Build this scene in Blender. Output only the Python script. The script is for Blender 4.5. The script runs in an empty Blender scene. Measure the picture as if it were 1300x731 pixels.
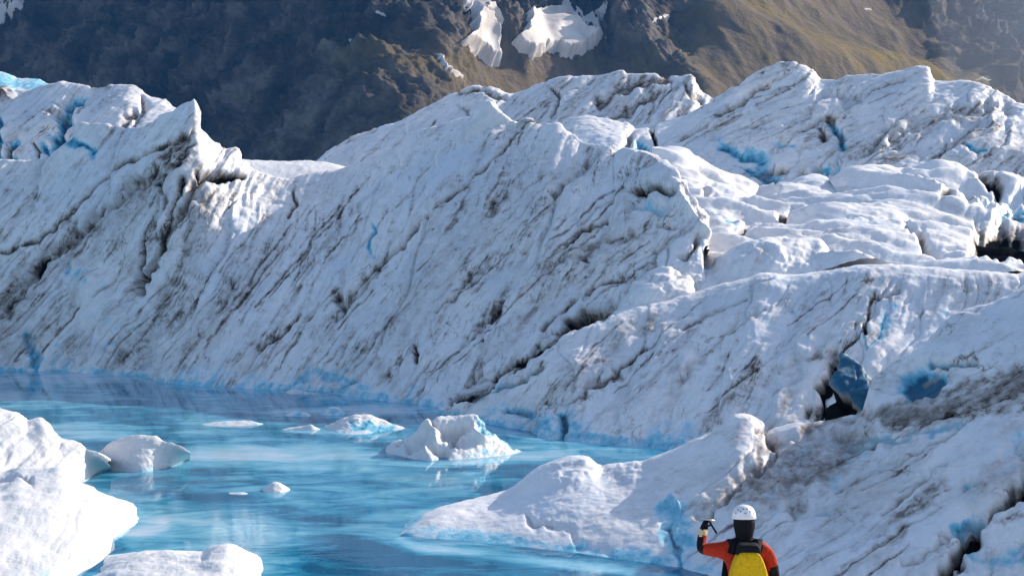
import bpy, bmesh, math, random
import numpy as np
from mathutils import Vector, Matrix

random.seed(5)
scene = bpy.context.scene
COL = scene.collection
H, F, CX, YH = 8.0, 2426.0, 650.0, 250.0      # eye height above the lake, focal length in photo px, principal column, horizon row

# ------------------------------------------------------------------ noise
_rng = np.random.RandomState(7)
PERM = np.tile(_rng.permutation(256), 3).astype(np.int32)
_g = _rng.normal(size=(256, 3)); _g /= np.linalg.norm(_g, axis=1)[:, None]
G3 = _g.astype(np.float32)
_a = _rng.uniform(0, 2*np.pi, 256)
G2 = np.stack([np.cos(_a), np.sin(_a)], 1).astype(np.float32)

def perlin2(x, y):
    x = np.asarray(x, np.float32); y = np.asarray(y, np.float32)
    xi = np.floor(x).astype(np.int32); yi = np.floor(y).astype(np.int32)
    xf = x - xi; yf = y - yi
    xi &= 255; yi &= 255
    u = xf*xf*xf*(xf*(xf*6-15)+10); v = yf*yf*yf*(yf*(yf*6-15)+10)
    def c(dx, dy):
        g = G2[PERM[PERM[xi+dx]+yi+dy]]
        return g[..., 0]*(xf-dx) + g[..., 1]*(yf-dy)
    a = c(0, 0); b = c(1, 0); d = c(0, 1); e = c(1, 1)
    top = a + u*(b-a); bot = d + u*(e-d)
    return (top + v*(bot-top))*1.45

def perlin3(x, y, z):
    x = np.asarray(x, np.float32); y = np.asarray(y, np.float32); z = np.asarray(z, np.float32)
    xi = np.floor(x).astype(np.int32); yi = np.floor(y).astype(np.int32); zi = np.floor(z).astype(np.int32)
    xf = x-xi; yf = y-yi; zf = z-zi
    xi &= 255; yi &= 255; zi &= 255
    u = xf*xf*xf*(xf*(xf*6-15)+10); v = yf*yf*yf*(yf*(yf*6-15)+10); w = zf*zf*zf*(zf*(zf*6-15)+10)
    def c(dx, dy, dz):
        g = G3[PERM[PERM[PERM[xi+dx]+yi+dy]+zi+dz]]
        return g[..., 0]*(xf-dx) + g[..., 1]*(yf-dy) + g[..., 2]*(zf-dz)
    def lerp(t, a, b): return a + t*(b-a)
    return lerp(w, lerp(v, lerp(u, c(0,0,0), c(1,0,0)), lerp(u, c(0,1,0), c(1,1,0))),
                   lerp(v, lerp(u, c(0,0,1), c(1,0,1)), lerp(u, c(0,1,1), c(1,1,1))))*1.5

def fbm2(x, y, o=4, g=0.5):
    s = 0; a = 1; f = 1; n = 0
    for k in range(o):
        s = s + a*perlin2(x*f+k*17.3, y*f+k*9.1); n += a; a *= g; f *= 2.03
    return s/n

def fbm3(P, f0, o=4, g=0.5, off=0.0):
    s = 0; a = 1; f = f0; n = 0
    for k in range(o):
        s = s + a*perlin3(P[..., 0]*f+k*11.7+off, P[..., 1]*f+k*5.3, P[..., 2]*f+k*3.9+off); n += a; a *= g; f *= 2.03
    return s/n

def ridged3(P, f0, o=4, g=0.5, off=0.0):
    s = 0; a = 1; f = f0; n = 0
    for k in range(o):
        s = s + a*(1-2*np.abs(perlin3(P[..., 0]*f+k*11.7+off, P[..., 1]*f+k*5.3, P[..., 2]*f+k*3.9+off))); n += a; a *= g; f *= 2.03
    return s/n

def sstep(a, b, x):
    t = np.clip((x-a)/(b-a), 0, 1); return t*t*(3-2*t)

# ------------------------------------------------------------------ curves and lofts
def pchip(xk, yk, x):
    xk = np.asarray(xk, float); yk = np.asarray(yk, float); x = np.clip(x, xk[0], xk[-1])
    if len(xk) == 2: return yk[0] + (yk[1]-yk[0])*(x-xk[0])/(xk[1]-xk[0])
    h = np.diff(xk); d = np.diff(yk)/h
    m = np.zeros(len(xk)); m[0] = d[0]; m[-1] = d[-1]
    for i in range(1, len(xk)-1):
        if d[i-1]*d[i] > 0:
            w1 = 2*h[i]+h[i-1]; w2 = h[i]+2*h[i-1]
            m[i] = (w1+w2)/(w1/d[i-1]+w2/d[i])
    i = np.clip(np.searchsorted(xk, x, 'right')-1, 0, len(xk)-2)
    t = (x-xk[i])/h[i]; t2 = t*t; t3 = t2*t
    return (2*t3-3*t2+1)*yk[i] + (t3-2*t2+t)*h[i]*m[i] + (-2*t3+3*t2)*yk[i+1] + (t3-t2)*h[i]*m[i+1]

def unproj(px, py, D):
    return np.stack([(px-CX)/F*D, D, H-(py-YH)/F*D], -1)

def proj(P):
    D = np.maximum(P[..., 1], 1.0)
    return CX+P[..., 0]/D*F, YH+(H-P[..., 2])/D*F

def pt(px, py, D):
    return Vector(((px-CX)/F*D, D, H-(py-YH)/F*D))

def shoreD(py): return H*F/(np.asarray(py, float)-YH)

def row_p(px, ys, Ds):                      # a row given by image heights and distances
    y = pchip([a for a, _ in ys], [b for _, b in ys], px)
    D = pchip([a for a, _ in Ds], [b for _, b in Ds], px)
    return unproj(px, y, D)

def row_w(px, ys, z=-0.35):                 # a row along the waterline
    y = pchip([a for a, _ in ys], [b for _, b in ys], px)
    D = shoreD(y)
    return np.stack([(px-CX)/F*D, D, np.full_like(D, z)], -1)

def row_back(front, dD, zscale, zadd=0.0):  # a row behind another, lower down
    R = front.copy()
    s = (front[:, 1]+dD)/front[:, 1]
    R[:, 0] *= s; R[:, 1] += dD; R[:, 2] = front[:, 2]*zscale+zadd
    return R

def row_mix(a, b, t, dz=0.0, dD=0.0):
    R = a+(b-a)*t; R = R.copy(); R[:, 2] += dz; R[:, 1] += dD; return R

def sm(R, px, sig):
    """the same row with its profile eased over sig photo pixels"""
    st = np.median(np.diff(px)); k = max(1, int(sig*3/st)); t = np.arange(-k, k+1)
    w = np.exp(-0.5*(t*st/sig)**2); w /= w.sum()
    out = np.empty_like(R)
    u = np.arange(len(R))
    for c in range(3):
        lo = R[0, c]+(R[1, c]-R[0, c])*np.arange(-k, 0); hi = R[-1, c]+(R[-1, c]-R[-2, c])*np.arange(1, k+1)
        out[:, c] = np.convolve(np.concatenate([np.full(k, R[0, c]) if c else lo, R[:, c], np.full(k, R[-1, c]) if c else hi]), w, 'valid')
    return out

def loft(rows, counts, sharp=()):
    """smooth surface through the rows; counts = subdivisions between neighbouring rows"""
    R = np.array(rows); n = len(rows)
    m = np.zeros_like(R)
    d = R[1:]-R[:-1]
    m[0] = d[0]; m[-1] = d[-1]
    for i in range(1, n-1):
        ok = (d[i-1]*d[i]) > 0
        den = np.where(ok, d[i-1]+d[i], 1.0)
        m[i] = np.where(ok, 2*d[i-1]*d[i]/den, 0)
    out = []
    for i in range(n-1):
        ma = d[i] if i in sharp else m[i]
        mb = d[i] if (i+1) in sharp else m[i+1]
        ts = np.linspace(0, 1, counts[i], endpoint=(i == n-2))
        for t in ts:
            t2 = t*t; t3 = t2*t
            out.append((2*t3-3*t2+1)*R[i]+(t3-2*t2+t)*ma+(-2*t3+3*t2)*R[i+1]+(t3-t2)*mb)
    return np.array(out)                    # (nv, nu, 3)

def grid_normals(P):
    du = np.gradient(P, axis=1); dv = np.gradient(P, axis=0)
    n = np.cross(du, dv); L = np.linalg.norm(n, axis=-1, keepdims=True)
    return n/np.maximum(L, 1e-9)

def smooth_grid(N, k):
    for _ in range(k):
        N = (N + np.roll(N, 1, 0)+np.roll(N, -1, 0)+np.roll(N, 1, 1)+np.roll(N, -1, 1))/5
    return N/np.maximum(np.linalg.norm(N, axis=-1, keepdims=True), 1e-9)

def poly_dist(px, py, pts):
    best = np.full(px.shape, 1e9)
    for (x0, y0), (x1, y1) in zip(pts[:-1], pts[1:]):
        dx, dy = x1-x0, y1-y0; L = dx*dx+dy*dy+1e-9
        t = np.clip(((px-x0)*dx+(py-y0)*dy)/L, 0, 1)
        best = np.minimum(best, np.hypot(px-x0-t*dx, py-y0-t*dy))
    return best

def in_poly(px, py, poly):
    r = np.zeros(px.shape, bool); n = len(poly)
    for i in range(n):
        x0, y0 = poly[i]; x1, y1 = poly[(i+1) % n]
        if y0 == y1: continue
        c = ((y0 > py) != (y1 > py)) & (px < (x1-x0)*(py-y0)/(y1-y0)+x0)
        r ^= c
    return r

def grid_mesh(name, P, mats, attrs=None, kind=None, parent=None, smooth=True, faces_mask=None):
    nv, nu = P.shape[:2]
    idx = np.arange(nv*nu).reshape(nv, nu)
    q = np.stack([idx[:-1, :-1], idx[:-1, 1:], idx[1:, 1:], idx[1:, :-1]], -1).reshape(-1, 4)
    if faces_mask is not None: q = q[faces_mask.reshape(-1)]
    me = bpy.data.meshes.new(name)
    me.vertices.add(nv*nu); me.vertices.foreach_set('co', P.astype(np.float32).ravel())
    me.loops.add(q.size); me.loops.foreach_set('vertex_index', q.astype(np.int32).ravel())
    me.polygons.add(len(q)); me.polygons.foreach_set('loop_start', np.arange(0, q.size, 4, dtype=np.int32))
    me.update(calc_edges=True)
    if smooth: me.polygons.foreach_set('use_smooth', np.ones(len(q), bool))
    for k, v in (attrs or {}).items():
        if v.ndim == 3:
            a = me.attributes.new(k, 'FLOAT_VECTOR', 'POINT'); a.data.foreach_set('vector', v.astype(np.float32).ravel())
        else:
            a = me.attributes.new(k, 'FLOAT', 'POINT'); a.data.foreach_set('value', v.astype(np.float32).ravel())
    me.validate()
    for m in (mats if isinstance(mats, (list, tuple)) else [mats]): me.materials.append(m)
    o = bpy.data.objects.new(name, me); COL.objects.link(o)
    if kind: o['kind'] = kind
    if parent: o.parent = parent
    return o

def tag(o, label, cat, group=None):
    o['label'] = label; o['category'] = cat
    if group: o['group'] = group
    return o

# ------------------------------------------------------------------ materials
def new_mat(name):
    m = bpy.data.materials.new(name); m.use_nodes = True
    nt = m.node_tree; b = nt.nodes['Principled BSDF']
    return m, nt, b

def N(nt, t, **kw):
    n = nt.nodes.new(t)
    for k, v in kw.items(): setattr(n, k, v)
    return n

def attr(nt, name):
    a = N(nt, 'ShaderNodeAttribute'); a.attribute_name = name; return a

def mathn(nt, op, a, b=None, clamp=False):
    n = N(nt, 'ShaderNodeMath', operation=op); n.use_clamp = clamp
    for i, v in enumerate((a, b)):
        if v is None: continue
        if isinstance(v, (int, float)): n.inputs[i].default_value = v
        else: nt.links.new(v, n.inputs[i])
    return n.outputs[0]

def ramp(nt, fac, stops):
    r = N(nt, 'ShaderNodeValToRGB'); e = r.color_ramp.elements
    while len(e) < len(stops): e.new(0.5)
    for el, (p, c) in zip(e, stops):
        el.position = p; el.color = (c[0], c[1], c[2], 1) if hasattr(c, '__len__') else (c, c, c, 1)
    nt.links.new(fac, r.inputs[0]); return r.outputs[0]

def mixc(nt, fac, a, b, mode='MIX'):
    n = N(nt, 'ShaderNodeMix', data_type='RGBA', blend_type=mode)
    def put(s, v):
        if isinstance(v, (int, float)): s.default_value = v
        elif isinstance(v, tuple): s.default_value = (*v, 1)
        else: nt.links.new(v, s)
    put(n.inputs[0], fac); put(n.inputs[6], a); put(n.inputs[7], b)
    return n.outputs[2]

def noise(nt, vec, scale, detail=4, rough=0.55, dist=0.0):
    n = N(nt, 'ShaderNodeTexNoise'); n.inputs['Scale'].default_value = scale
    n.inputs['Detail'].default_value = detail; n.inputs['Roughness'].default_value = rough
    n.inputs['Distortion'].default_value = dist
    nt.links.new(vec, n.inputs['Vector']); return n.outputs['Fac']

def scaled(nt, vec, s):
    m = N(nt, 'ShaderNodeVectorMath', operation='MULTIPLY'); m.inputs[1].default_value = s
    nt.links.new(vec, m.inputs[0]); return m.outputs[0]

def ice_material(name, white=(0.87, 0.83, 0.81), cool=(0.72, 0.74, 0.78), streak=0.5, rough=0.5, fine=1.0, bump=0.42, mottle=0.62):
    m, nt, b = new_mat(name)
    flow = attr(nt, 'flow').outputs['Vector']; geo = N(nt, 'ShaderNodeNewGeometry').outputs['Position']
    dirt = attr(nt, 'dirt').outputs['Fac']; blue = attr(nt, 'blue').outputs['Fac']
    big = noise(nt, geo, 0.28, 4, 0.6)
    base = mixc(nt, ramp(nt, big, [(0.40, 0.0), (0.66, 1.0)]), white, cool)
    gran = noise(nt, geo, 9.0*fine, 3, 0.6)
    base = mixc(nt, mathn(nt, 'MULTIPLY', ramp(nt, gran, [(0.45, 0.0), (0.75, 1.0)]), 0.22), base, (0.42, 0.52, 0.64))
    iso = noise(nt, geo, 2.2, 7, 0.70)
    def mixed(sc, w, i): return mathn(nt, 'ADD', mathn(nt, 'MULTIPLY', noise(nt, scaled(nt, flow, (*sc, 1.0)), 1.0, 7, 0.66, 0.3), w), mathn(nt, 'MULTIPLY', i, 1-w))
    patchy = ramp(nt, noise(nt, geo, 0.30, 4, 0.6), [(0.36, 0.25), (0.64, 1.0)])
    g1 = mathn(nt, 'MULTIPLY', ramp(nt, mixed((0.25, 3.0), 0.68, iso), [(0.50, 0.0), (0.59, 1.0)]), 0.50)
    g2 = mathn(nt, 'MULTIPLY', ramp(nt, mixed((0.7, 8.0), 0.62, noise(nt, geo, 5.5, 5, 0.7)), [(0.51, 0.0), (0.585, 1.0)]), 0.40)
    g3 = mathn(nt, 'MULTIPLY', ramp(nt, mixed((0.10, 0.9), 0.70, iso), [(0.47, 0.0), (0.61, 1.0)]), 0.40)
    grey = mathn(nt, 'MULTIPLY', mathn(nt, 'ADD', mathn(nt, 'ADD', g1, g2), g3, True), patchy)
    base = mixc(nt, mathn(nt, 'MULTIPLY', grey, mottle), base, (0.40, 0.385, 0.39))
    # blue, bubble-free ice
    bn = mathn(nt, 'ADD', blue, mathn(nt, 'MULTIPLY', mathn(nt, 'SUBTRACT', mathn(nt, 'ADD', mathn(nt, 'MULTIPLY', noise(nt, geo, 1.6, 8, 0.75, 0.6), 0.5), mathn(nt, 'MULTIPLY', noise(nt, scaled(nt, flow, (0.7, 3.5, 1.0)), 1.0, 8, 0.75), 0.5)), 0.5), 2.2))
    bn2 = mathn(nt, 'MULTIPLY', ramp(nt, bn, [(0.22, 0.0), (0.80, 1.0)]), ramp(nt, blue, [(0.02, 0.0), (0.2, 1.0)]))
    bcol = ramp(nt, bn2, [(0.0, (0.62, 0.78, 0.88)), (0.35, (0.30, 0.60, 0.72)), (0.70, (0.08, 0.37, 0.52)), (1.0, (0.010, 0.10, 0.18))])
    base = mixc(nt, ramp(nt, bn2, [(0.0, 0.0), (0.3, 1.0)]), base, bcol)
    # fine dirt stringers lying along the foliation
    st = noise(nt, scaled(nt, flow, (0.22, 4.5, 1.0)), 1.0, 6, 0.66, 0.25)
    st2 = noise(nt, scaled(nt, flow, (0.8, 15.0, 1.0)), 1.0, 4, 0.65)
    st = mathn(nt, 'ADD', mathn(nt, 'MULTIPLY', st, 0.66), mathn(nt, 'MULTIPLY', iso, 0.34))
    st2 = mathn(nt, 'ADD', mathn(nt, 'MULTIPLY', st2, 0.6), mathn(nt, 'MULTIPLY', noise(nt, geo, 5.0, 4, 0.65), 0.4))
    patch = noise(nt, geo, 0.45, 3, 0.6)
    sm = mathn(nt, 'MULTIPLY', ramp(nt, st, [(0.50, 0.0), (0.64, 1.0)]), ramp(nt, patch, [(0.36, 0.15), (0.62, 1.0)]))
    sm2 = mathn(nt, 'MULTIPLY', ramp(nt, st2, [(0.54, 0.0), (0.63, 1.0)]), ramp(nt, patch, [(0.40, 0.0), (0.62, 0.55)]))
    fd = mathn(nt, 'MULTIPLY', mathn(nt, 'ADD', sm, sm2, True), streak)
    ln = mathn(nt, 'ABSOLUTE', mathn(nt, 'SUBTRACT', noise(nt, scaled(nt, flow, (0.45, 1.7, 1.0)), 1.0, 6, 0.6, 0.3), 0.5))
    ln = mathn(nt, 'MULTIPLY', ramp(nt, ln, [(0.0, 1.0), (0.013, 0.0)]), ramp(nt, noise(nt, scaled(nt, geo, (1, 1, 1)), 0.7, 3, 0.6), [(0.48, 0.0), (0.62, 0.8)]))
    fd = mathn(nt, 'ADD', fd, mathn(nt, 'MULTIPLY', ln, streak))
    dash = mathn(nt, 'MULTIPLY', ramp(nt, mixed((0.55, 4.2), 0.74, noise(nt, geo, 3.5, 6, 0.7)), [(0.575, 0.0), (0.625, 1.0)]), ramp(nt, noise(nt, geo, 0.55, 3, 0.6), [(0.42, 0.1), (0.58, 1.0)]))
    fd = mathn(nt, 'ADD', fd, mathn(nt, 'MULTIPLY', dash, streak*0.55))
    fd = mathn(nt, 'MULTIPLY', fd, mathn(nt, 'SUBTRACT', 1.0, bn2))
    fd = mathn(nt, 'MULTIPLY', fd, mathn(nt, 'SUBTRACT', 1.0, attr(nt, 'clean').outputs['Fac']))
    dn = mathn(nt, 'MULTIPLY', dirt, ramp(nt, mathn(nt, 'ADD', mathn(nt, 'MULTIPLY', noise(nt, scaled(nt, flow, (0.8, 3.0, 1.0)), 1.0, 7, 0.70), 0.5), mathn(nt, 'MULTIPLY', iso, 0.5)), [(0.38, 0.42), (0.60, 1.15)]))
    dn = mathn(nt, 'ADD', dn, mathn(nt, 'MULTIPLY', mathn(nt, 'MAXIMUM', mathn(nt, 'SUBTRACT', dirt, 0.72), 0.0), 3.0))  # strong values go near-black, painting shade of pits and the cave besides dirt
    tot = mathn(nt, 'ADD', fd, dn, True)
    dcol = ramp(nt, tot, [(0.0, (0.55, 0.51, 0.48)), (0.30, (0.36, 0.31, 0.275)), (0.62, (0.125, 0.10, 0.083)), (1.0, (0.010, 0.011, 0.013))])
    base = mixc(nt, ramp(nt, tot, [(0.02, 0.0), (0.45, 0.93), (0.7, 1.0)]), base, dcol)
    nt.links.new(base, b.inputs['Base Color'])
    b.inputs['Roughness'].default_value = rough
    nt.links.new(mathn(nt, 'MULTIPLY', mathn(nt, 'SUBTRACT', 1.0, tot, True), 0.32), b.inputs['Specular IOR Level'])
    bp = N(nt, 'ShaderNodeBump'); bp.inputs['Strength'].default_value = bump; bp.inputs['Distance'].default_value = 0.10
    hgt = mathn(nt, 'ADD', mathn(nt, 'MULTIPLY', noise(nt, scaled(nt, flow, (0.5, 3.5, 1.0)), 1.0, 7, 0.66), 0.8),
                mathn(nt, 'MULTIPLY', noise(nt, geo, 3.2*fine, 6, 0.62), 0.8))
    nt.links.new(hgt, bp.inputs['Height']); nt.links.new(bp.outputs[0], b.inputs['Normal'])
    return m

ICE = ice_material('dirty_glacier_ice', streak=0.50, bump=0.28)
ICE_CLEAN = ice_material('clean_glacier_ice', white=(0.88, 0.84, 0.82), cool=(0.74, 0.76, 0.79), streak=0.30, bump=0.30, mottle=0.65)
SNOW_ICE = ice_material('white_berg_ice', white=(0.77, 0.75, 0.73), cool=(0.70, 0.70, 0.70), streak=0.12, rough=0.5, fine=1.6, bump=0.42, mottle=0.30)

# ------------------------------------------------------------------ ice masses
def ice_mass(name, P, mat, angle=45.0, rib=0.35, lump=0.6, crack=0.35, features=(), seed=0.0, rib_f=1.0, lump_f=0.16,
             dirt_amt=0.5, blue_low=0.0, tilt_y=0.25, rough_amt=0.06, chop=0.0, waterfade=0.0, stretch=None, lump_g=0.5, dscale=1.0, rim_blue=0.42, up_soft=True, slab=1.0):
    px, py = proj(P)
    Nn = smooth_grid(grid_normals(P), 6)
    c, s = math.cos(math.radians(angle)), math.sin(math.radians(angle))
    X, Y, Z = P[..., 0], P[..., 1]*tilt_y, P[..., 2]
    wob = fbm3(P, 0.06, 2, off=seed)*1.0 + 0.10*fbm3(P, 0.6, 2, off=seed)
    S = X*c + Z*s + Y*c                       # along the foliation
    T = -X*s + Z*c - Y*s + wob                # across it
    disp = np.zeros(px.shape); dirt = np.zeros(px.shape); blue = np.zeros(px.shape); clean = np.zeros(px.shape)
    PL = P if stretch is None else P*np.array(stretch)
    if stretch is not None: PL = PL + np.stack([0.5*PL[..., 1]+1.2*PL[..., 2], 0*px, 0*px], -1)
    disp += lump*ridged3(PL, lump_f, 4, lump_g, seed)*0.8 + lump*0.5*fbm3(PL, lump_f*2.7, 3, lump_g+0.05, seed+4)
    steep = 1-sstep(0.86, 0.97, np.abs(Nn[..., 2]))*(0.85 if up_soft else 0)
    # ribs and furrows along the foliation
    r1 = 1-2*np.abs(perlin2(S*0.05*rib_f+seed, T*0.75*rib_f))
    r2 = 1-2*np.abs(perlin2(S*0.09*rib_f+seed+31, T*2.1*rib_f+5))
    r3 = fbm2(S*0.22*rib_f+seed+9, T*4.6*rib_f, 3)
    msk = 0.55+0.45*sstep(-0.25, 0.3, fbm3(P, 0.11, 2, off=seed+8))
    disp += rib*steep*msk*(0.45*r1+0.30*r2+0.30*r3)
    furrow = sstep(0.55, 1.0, -r1)*0.5 + sstep(0.45, 1.0, -r2)*0.5
    band = steep*sstep(0.06, 0.30, fbm2(S*0.030+seed, T*0.42, 5, 0.62))
    dirt += dirt_amt*(0.75*band*sstep(-0.5, 0.4, r3) + 0.25*furrow*band)
    clean = np.maximum(clean, (1-steep)*0.8)
    # overlapping slabs with sharp lips
    for kf, am, so in ((0.33, 0.40, 0.0), (0.95, 0.16, 3.0), (2.3, 0.06, 7.0)):
        ph = T*kf+1.1*fbm2(S*0.12*kf*2+so+seed, T*0.25*kf+so, 3)
        fr = ph-np.floor(ph); cellid = np.floor(ph)
        mk = sstep(-0.10, 0.25, perlin2(S*0.11*kf*2+cellid*7.3+seed, cellid*3.7+so))
        saw = np.where(fr < 0.90, fr/0.90, (1-fr)/0.10)
        disp += slab*am*steep*mk*(saw-0.5)
        dirt += 0.30*slab*am*mk*steep*(1-sstep(0.0, 0.16, fr))*(1.5 if kf < 1 else 1.0)
    # open cracks
    cn = perlin2(S*0.08+seed*3, T*1.0+50)+0.2*perlin2(S*0.5, T*3.0)
    cm = sstep(0.0, 0.35, fbm3(P, 0.17, 2, off=seed+20))
    cr = (1-sstep(0.0, 0.04, np.abs(cn)))*cm*steep
    disp -= crack*cr; dirt += 0.42*cr*min(1.0, dirt_amt*2)
    # broken blocks
    if chop:
        cell = np.abs(perlin3(P[..., 0]*0.8+seed, P[..., 1]*0.8, P[..., 2]*0.5))
        disp += chop*np.clip(cell*3, 0, 1)*0.6
    disp += rough_amt*fbm3(P, 2.6, 3, 0.6, seed+2)
    for f in features:
        pts, w, dep, dv, bv = f[:5]
        soft = f[5] if len(f) > 5 else 1.0
        xs = [a for a, _ in pts]; ys = [b for _, b in pts]
        pad = w*3+10
        sel = (px > min(xs)-pad) & (px < max(xs)+pad) & (py > min(ys)-pad) & (py < max(ys)+pad)
        sel[-1 if False else 0:0] = False
        if not sel.any(): continue
        ax, ay = px[sel], py[sel]
        wa = min(w*0.9, 9.0)
        qx = ax+wa*fbm2(ax*0.045+seed, ay*0.045, 3)*1.6; qy = ay+wa*fbm2(ax*0.045+40, ay*0.045+seed, 3)*1.6
        if f[-1] == 'area':
            ins = in_poly(qx, qy, pts); d = poly_dist(qx, qy, list(pts)+[pts[0]])
            d = np.where(ins, -d, d); k = 1-sstep(-w, w, d)
        else:
            ww = w*(0.75+0.5*perlin2(ax*0.06+3, ay*0.06+seed))
            d = poly_dist(qx, qy, pts); k = np.exp(-(d/np.maximum(ww, 0.6))**2)
        disp[sel] -= dscale*dep*k
        dirt[sel] = np.maximum(dirt[sel], dv*k) if dv >= 0 else dirt[sel]*(1+dv*k)
        if dv < 0: clean[sel] = np.maximum(clean[sel], -dv*k)
        blue[sel] = np.maximum(blue[sel], bv*k)
    rim = (1-sstep(0.05, 0.28+0.25*fbm2(P[..., 0]*0.6, P[..., 1]*0.6, 3), P[..., 2]))
    blue = np.maximum(blue, rim_blue*rim); dirt *= 1-0.6*rim
    if blue_low:
        lowk = (1-sstep(0.1, 1.4, P[..., 2]))*sstep(-0.35, 0.25, fbm3(P, 0.22, 2, off=seed+70))
        blue = np.maximum(blue, blue_low*lowk); dirt *= 1-0.7*lowk
    if waterfade: disp *= sstep(-0.35, waterfade, P[..., 2])*0.85+0.15
    # displace outwards: towards the eye side / up
    sgn = np.sign(np.sum(Nn*np.array([0.0, -0.55, 0.83]), -1, keepdims=True).mean())
    Q = P + Nn*sgn*disp[..., None]
    flow = np.stack([S, T, np.full_like(S, seed)], -1)
    return grid_mesh(name, Q, mat, {'flow': flow, 'dirt': np.clip(dirt, 0, 1), 'blue': np.clip(blue, 0, 1), 'clean': np.clip(clean, 0, 1)})

def cols(x0, x1, step=1.7): return np.linspace(x0, x1, int((x1-x0)/step)+1)

def streaks(seed, n, x0, x1, top, bot, ang, lmin=50, lmax=200):
    """long thin dirt seams following the foliation: (polyline, width, depth, dirt, blue)"""
    r = random.Random(seed); out = []
    for _ in range(n):
        x = r.uniform(x0, x1); y = r.uniform(np.interp(x, *zip(*top)), np.interp(x, *zip(*bot)))
        a = math.radians(ang(x)+r.uniform(-3, 3)); L = r.uniform(lmin, lmax)*r.uniform(0.5, 1)
        p = [(x, y)]; k = max(3, int(L/22))
        for _i in range(k):
            a2 = a+math.radians(r.uniform(-7, 7)); x -= L/k*math.cos(a2); y += L/k*math.sin(a2); p.append((x, y))
        wd = r.choice((1.3, 1.5, 1.7, 2.0, 2.6))
        out.append((p, wd, r.uniform(0.02, 0.10), r.choice((0.22, 0.3, 0.36, 0.45, 0.62)), r.choice((0, 0, 0, 0.15))))
        if r.random() < 0.4:                # a broader faint stain running beside the seam
            out.append(([(q[0]+r.uniform(3, 7), q[1]+r.uniform(2, 6)) for q in p], wd*3.2, 0.0, r.uniform(0.16, 0.30), 0))
    return out

# ---- A: the long ice wall over the far shore
px = np.concatenate([np.linspace(-760, -156, 110), cols(-150, 896, 1.6)])
base = row_w(px, [(-760,470),(-400,452),(-150,466),(0,471),(100,473),(180,478),(210,486),(300,493),(420,498),(470,507),(540,516),(585,523),(640,528),(700,532),(800,539),(896,544)])
crest = row_p(px, [(-760,462),(-640,330),(-420,250),(-150,222),(-40,212),(0,207),(15,207),(30,208),(55,203),(66,197),(85,180),(105,165),(120,163),(136,161),(160,166),(178,166),(200,154),(220,142),(235,133),(244,130),(249,142),(252,160),(258,171),(272,187),(286,193),(297,191),(304,204),(318,216),(340,224),(362,229),(392,224),(430,219),(452,210),(500,190),(530,172),(545,166),(590,152),(604,146),(620,131),(640,149),(658,159),(669,152),(690,163),(705,159),(722,172),(746,184),(766,186),(784,197),(802,194),(822,199),(838,208),(860,224),(872,240),(886,262),(893,285),(896,312)],
              [(-760,92),(-400,104),(-150,97),(0,96),(150,94),(244,92),(300,93),(390,93),(600,91),(700,87),(800,82),(896,76)])
c1 = sm(crest, px, 90); c2 = sm(crest, px, 55); c3 = sm(crest, px, 18); b1 = sm(base, px, 40)
m1 = row_mix(b1, c1, 0.33, dz=-0.2, dD=-0.6); m2 = row_mix(b1, c2, 0.66, dz=-0.15, dD=-0.9); m3 = row_mix(b1, c3, 0.88, dz=-0.08, dD=-0.4)
P = loft([base, m1, m2, m3, crest, row_back(crest, 4, 0.86), row_back(crest, 13, 0.35)], [70, 70, 48, 30, 16, 12], sharp=(4,))
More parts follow.
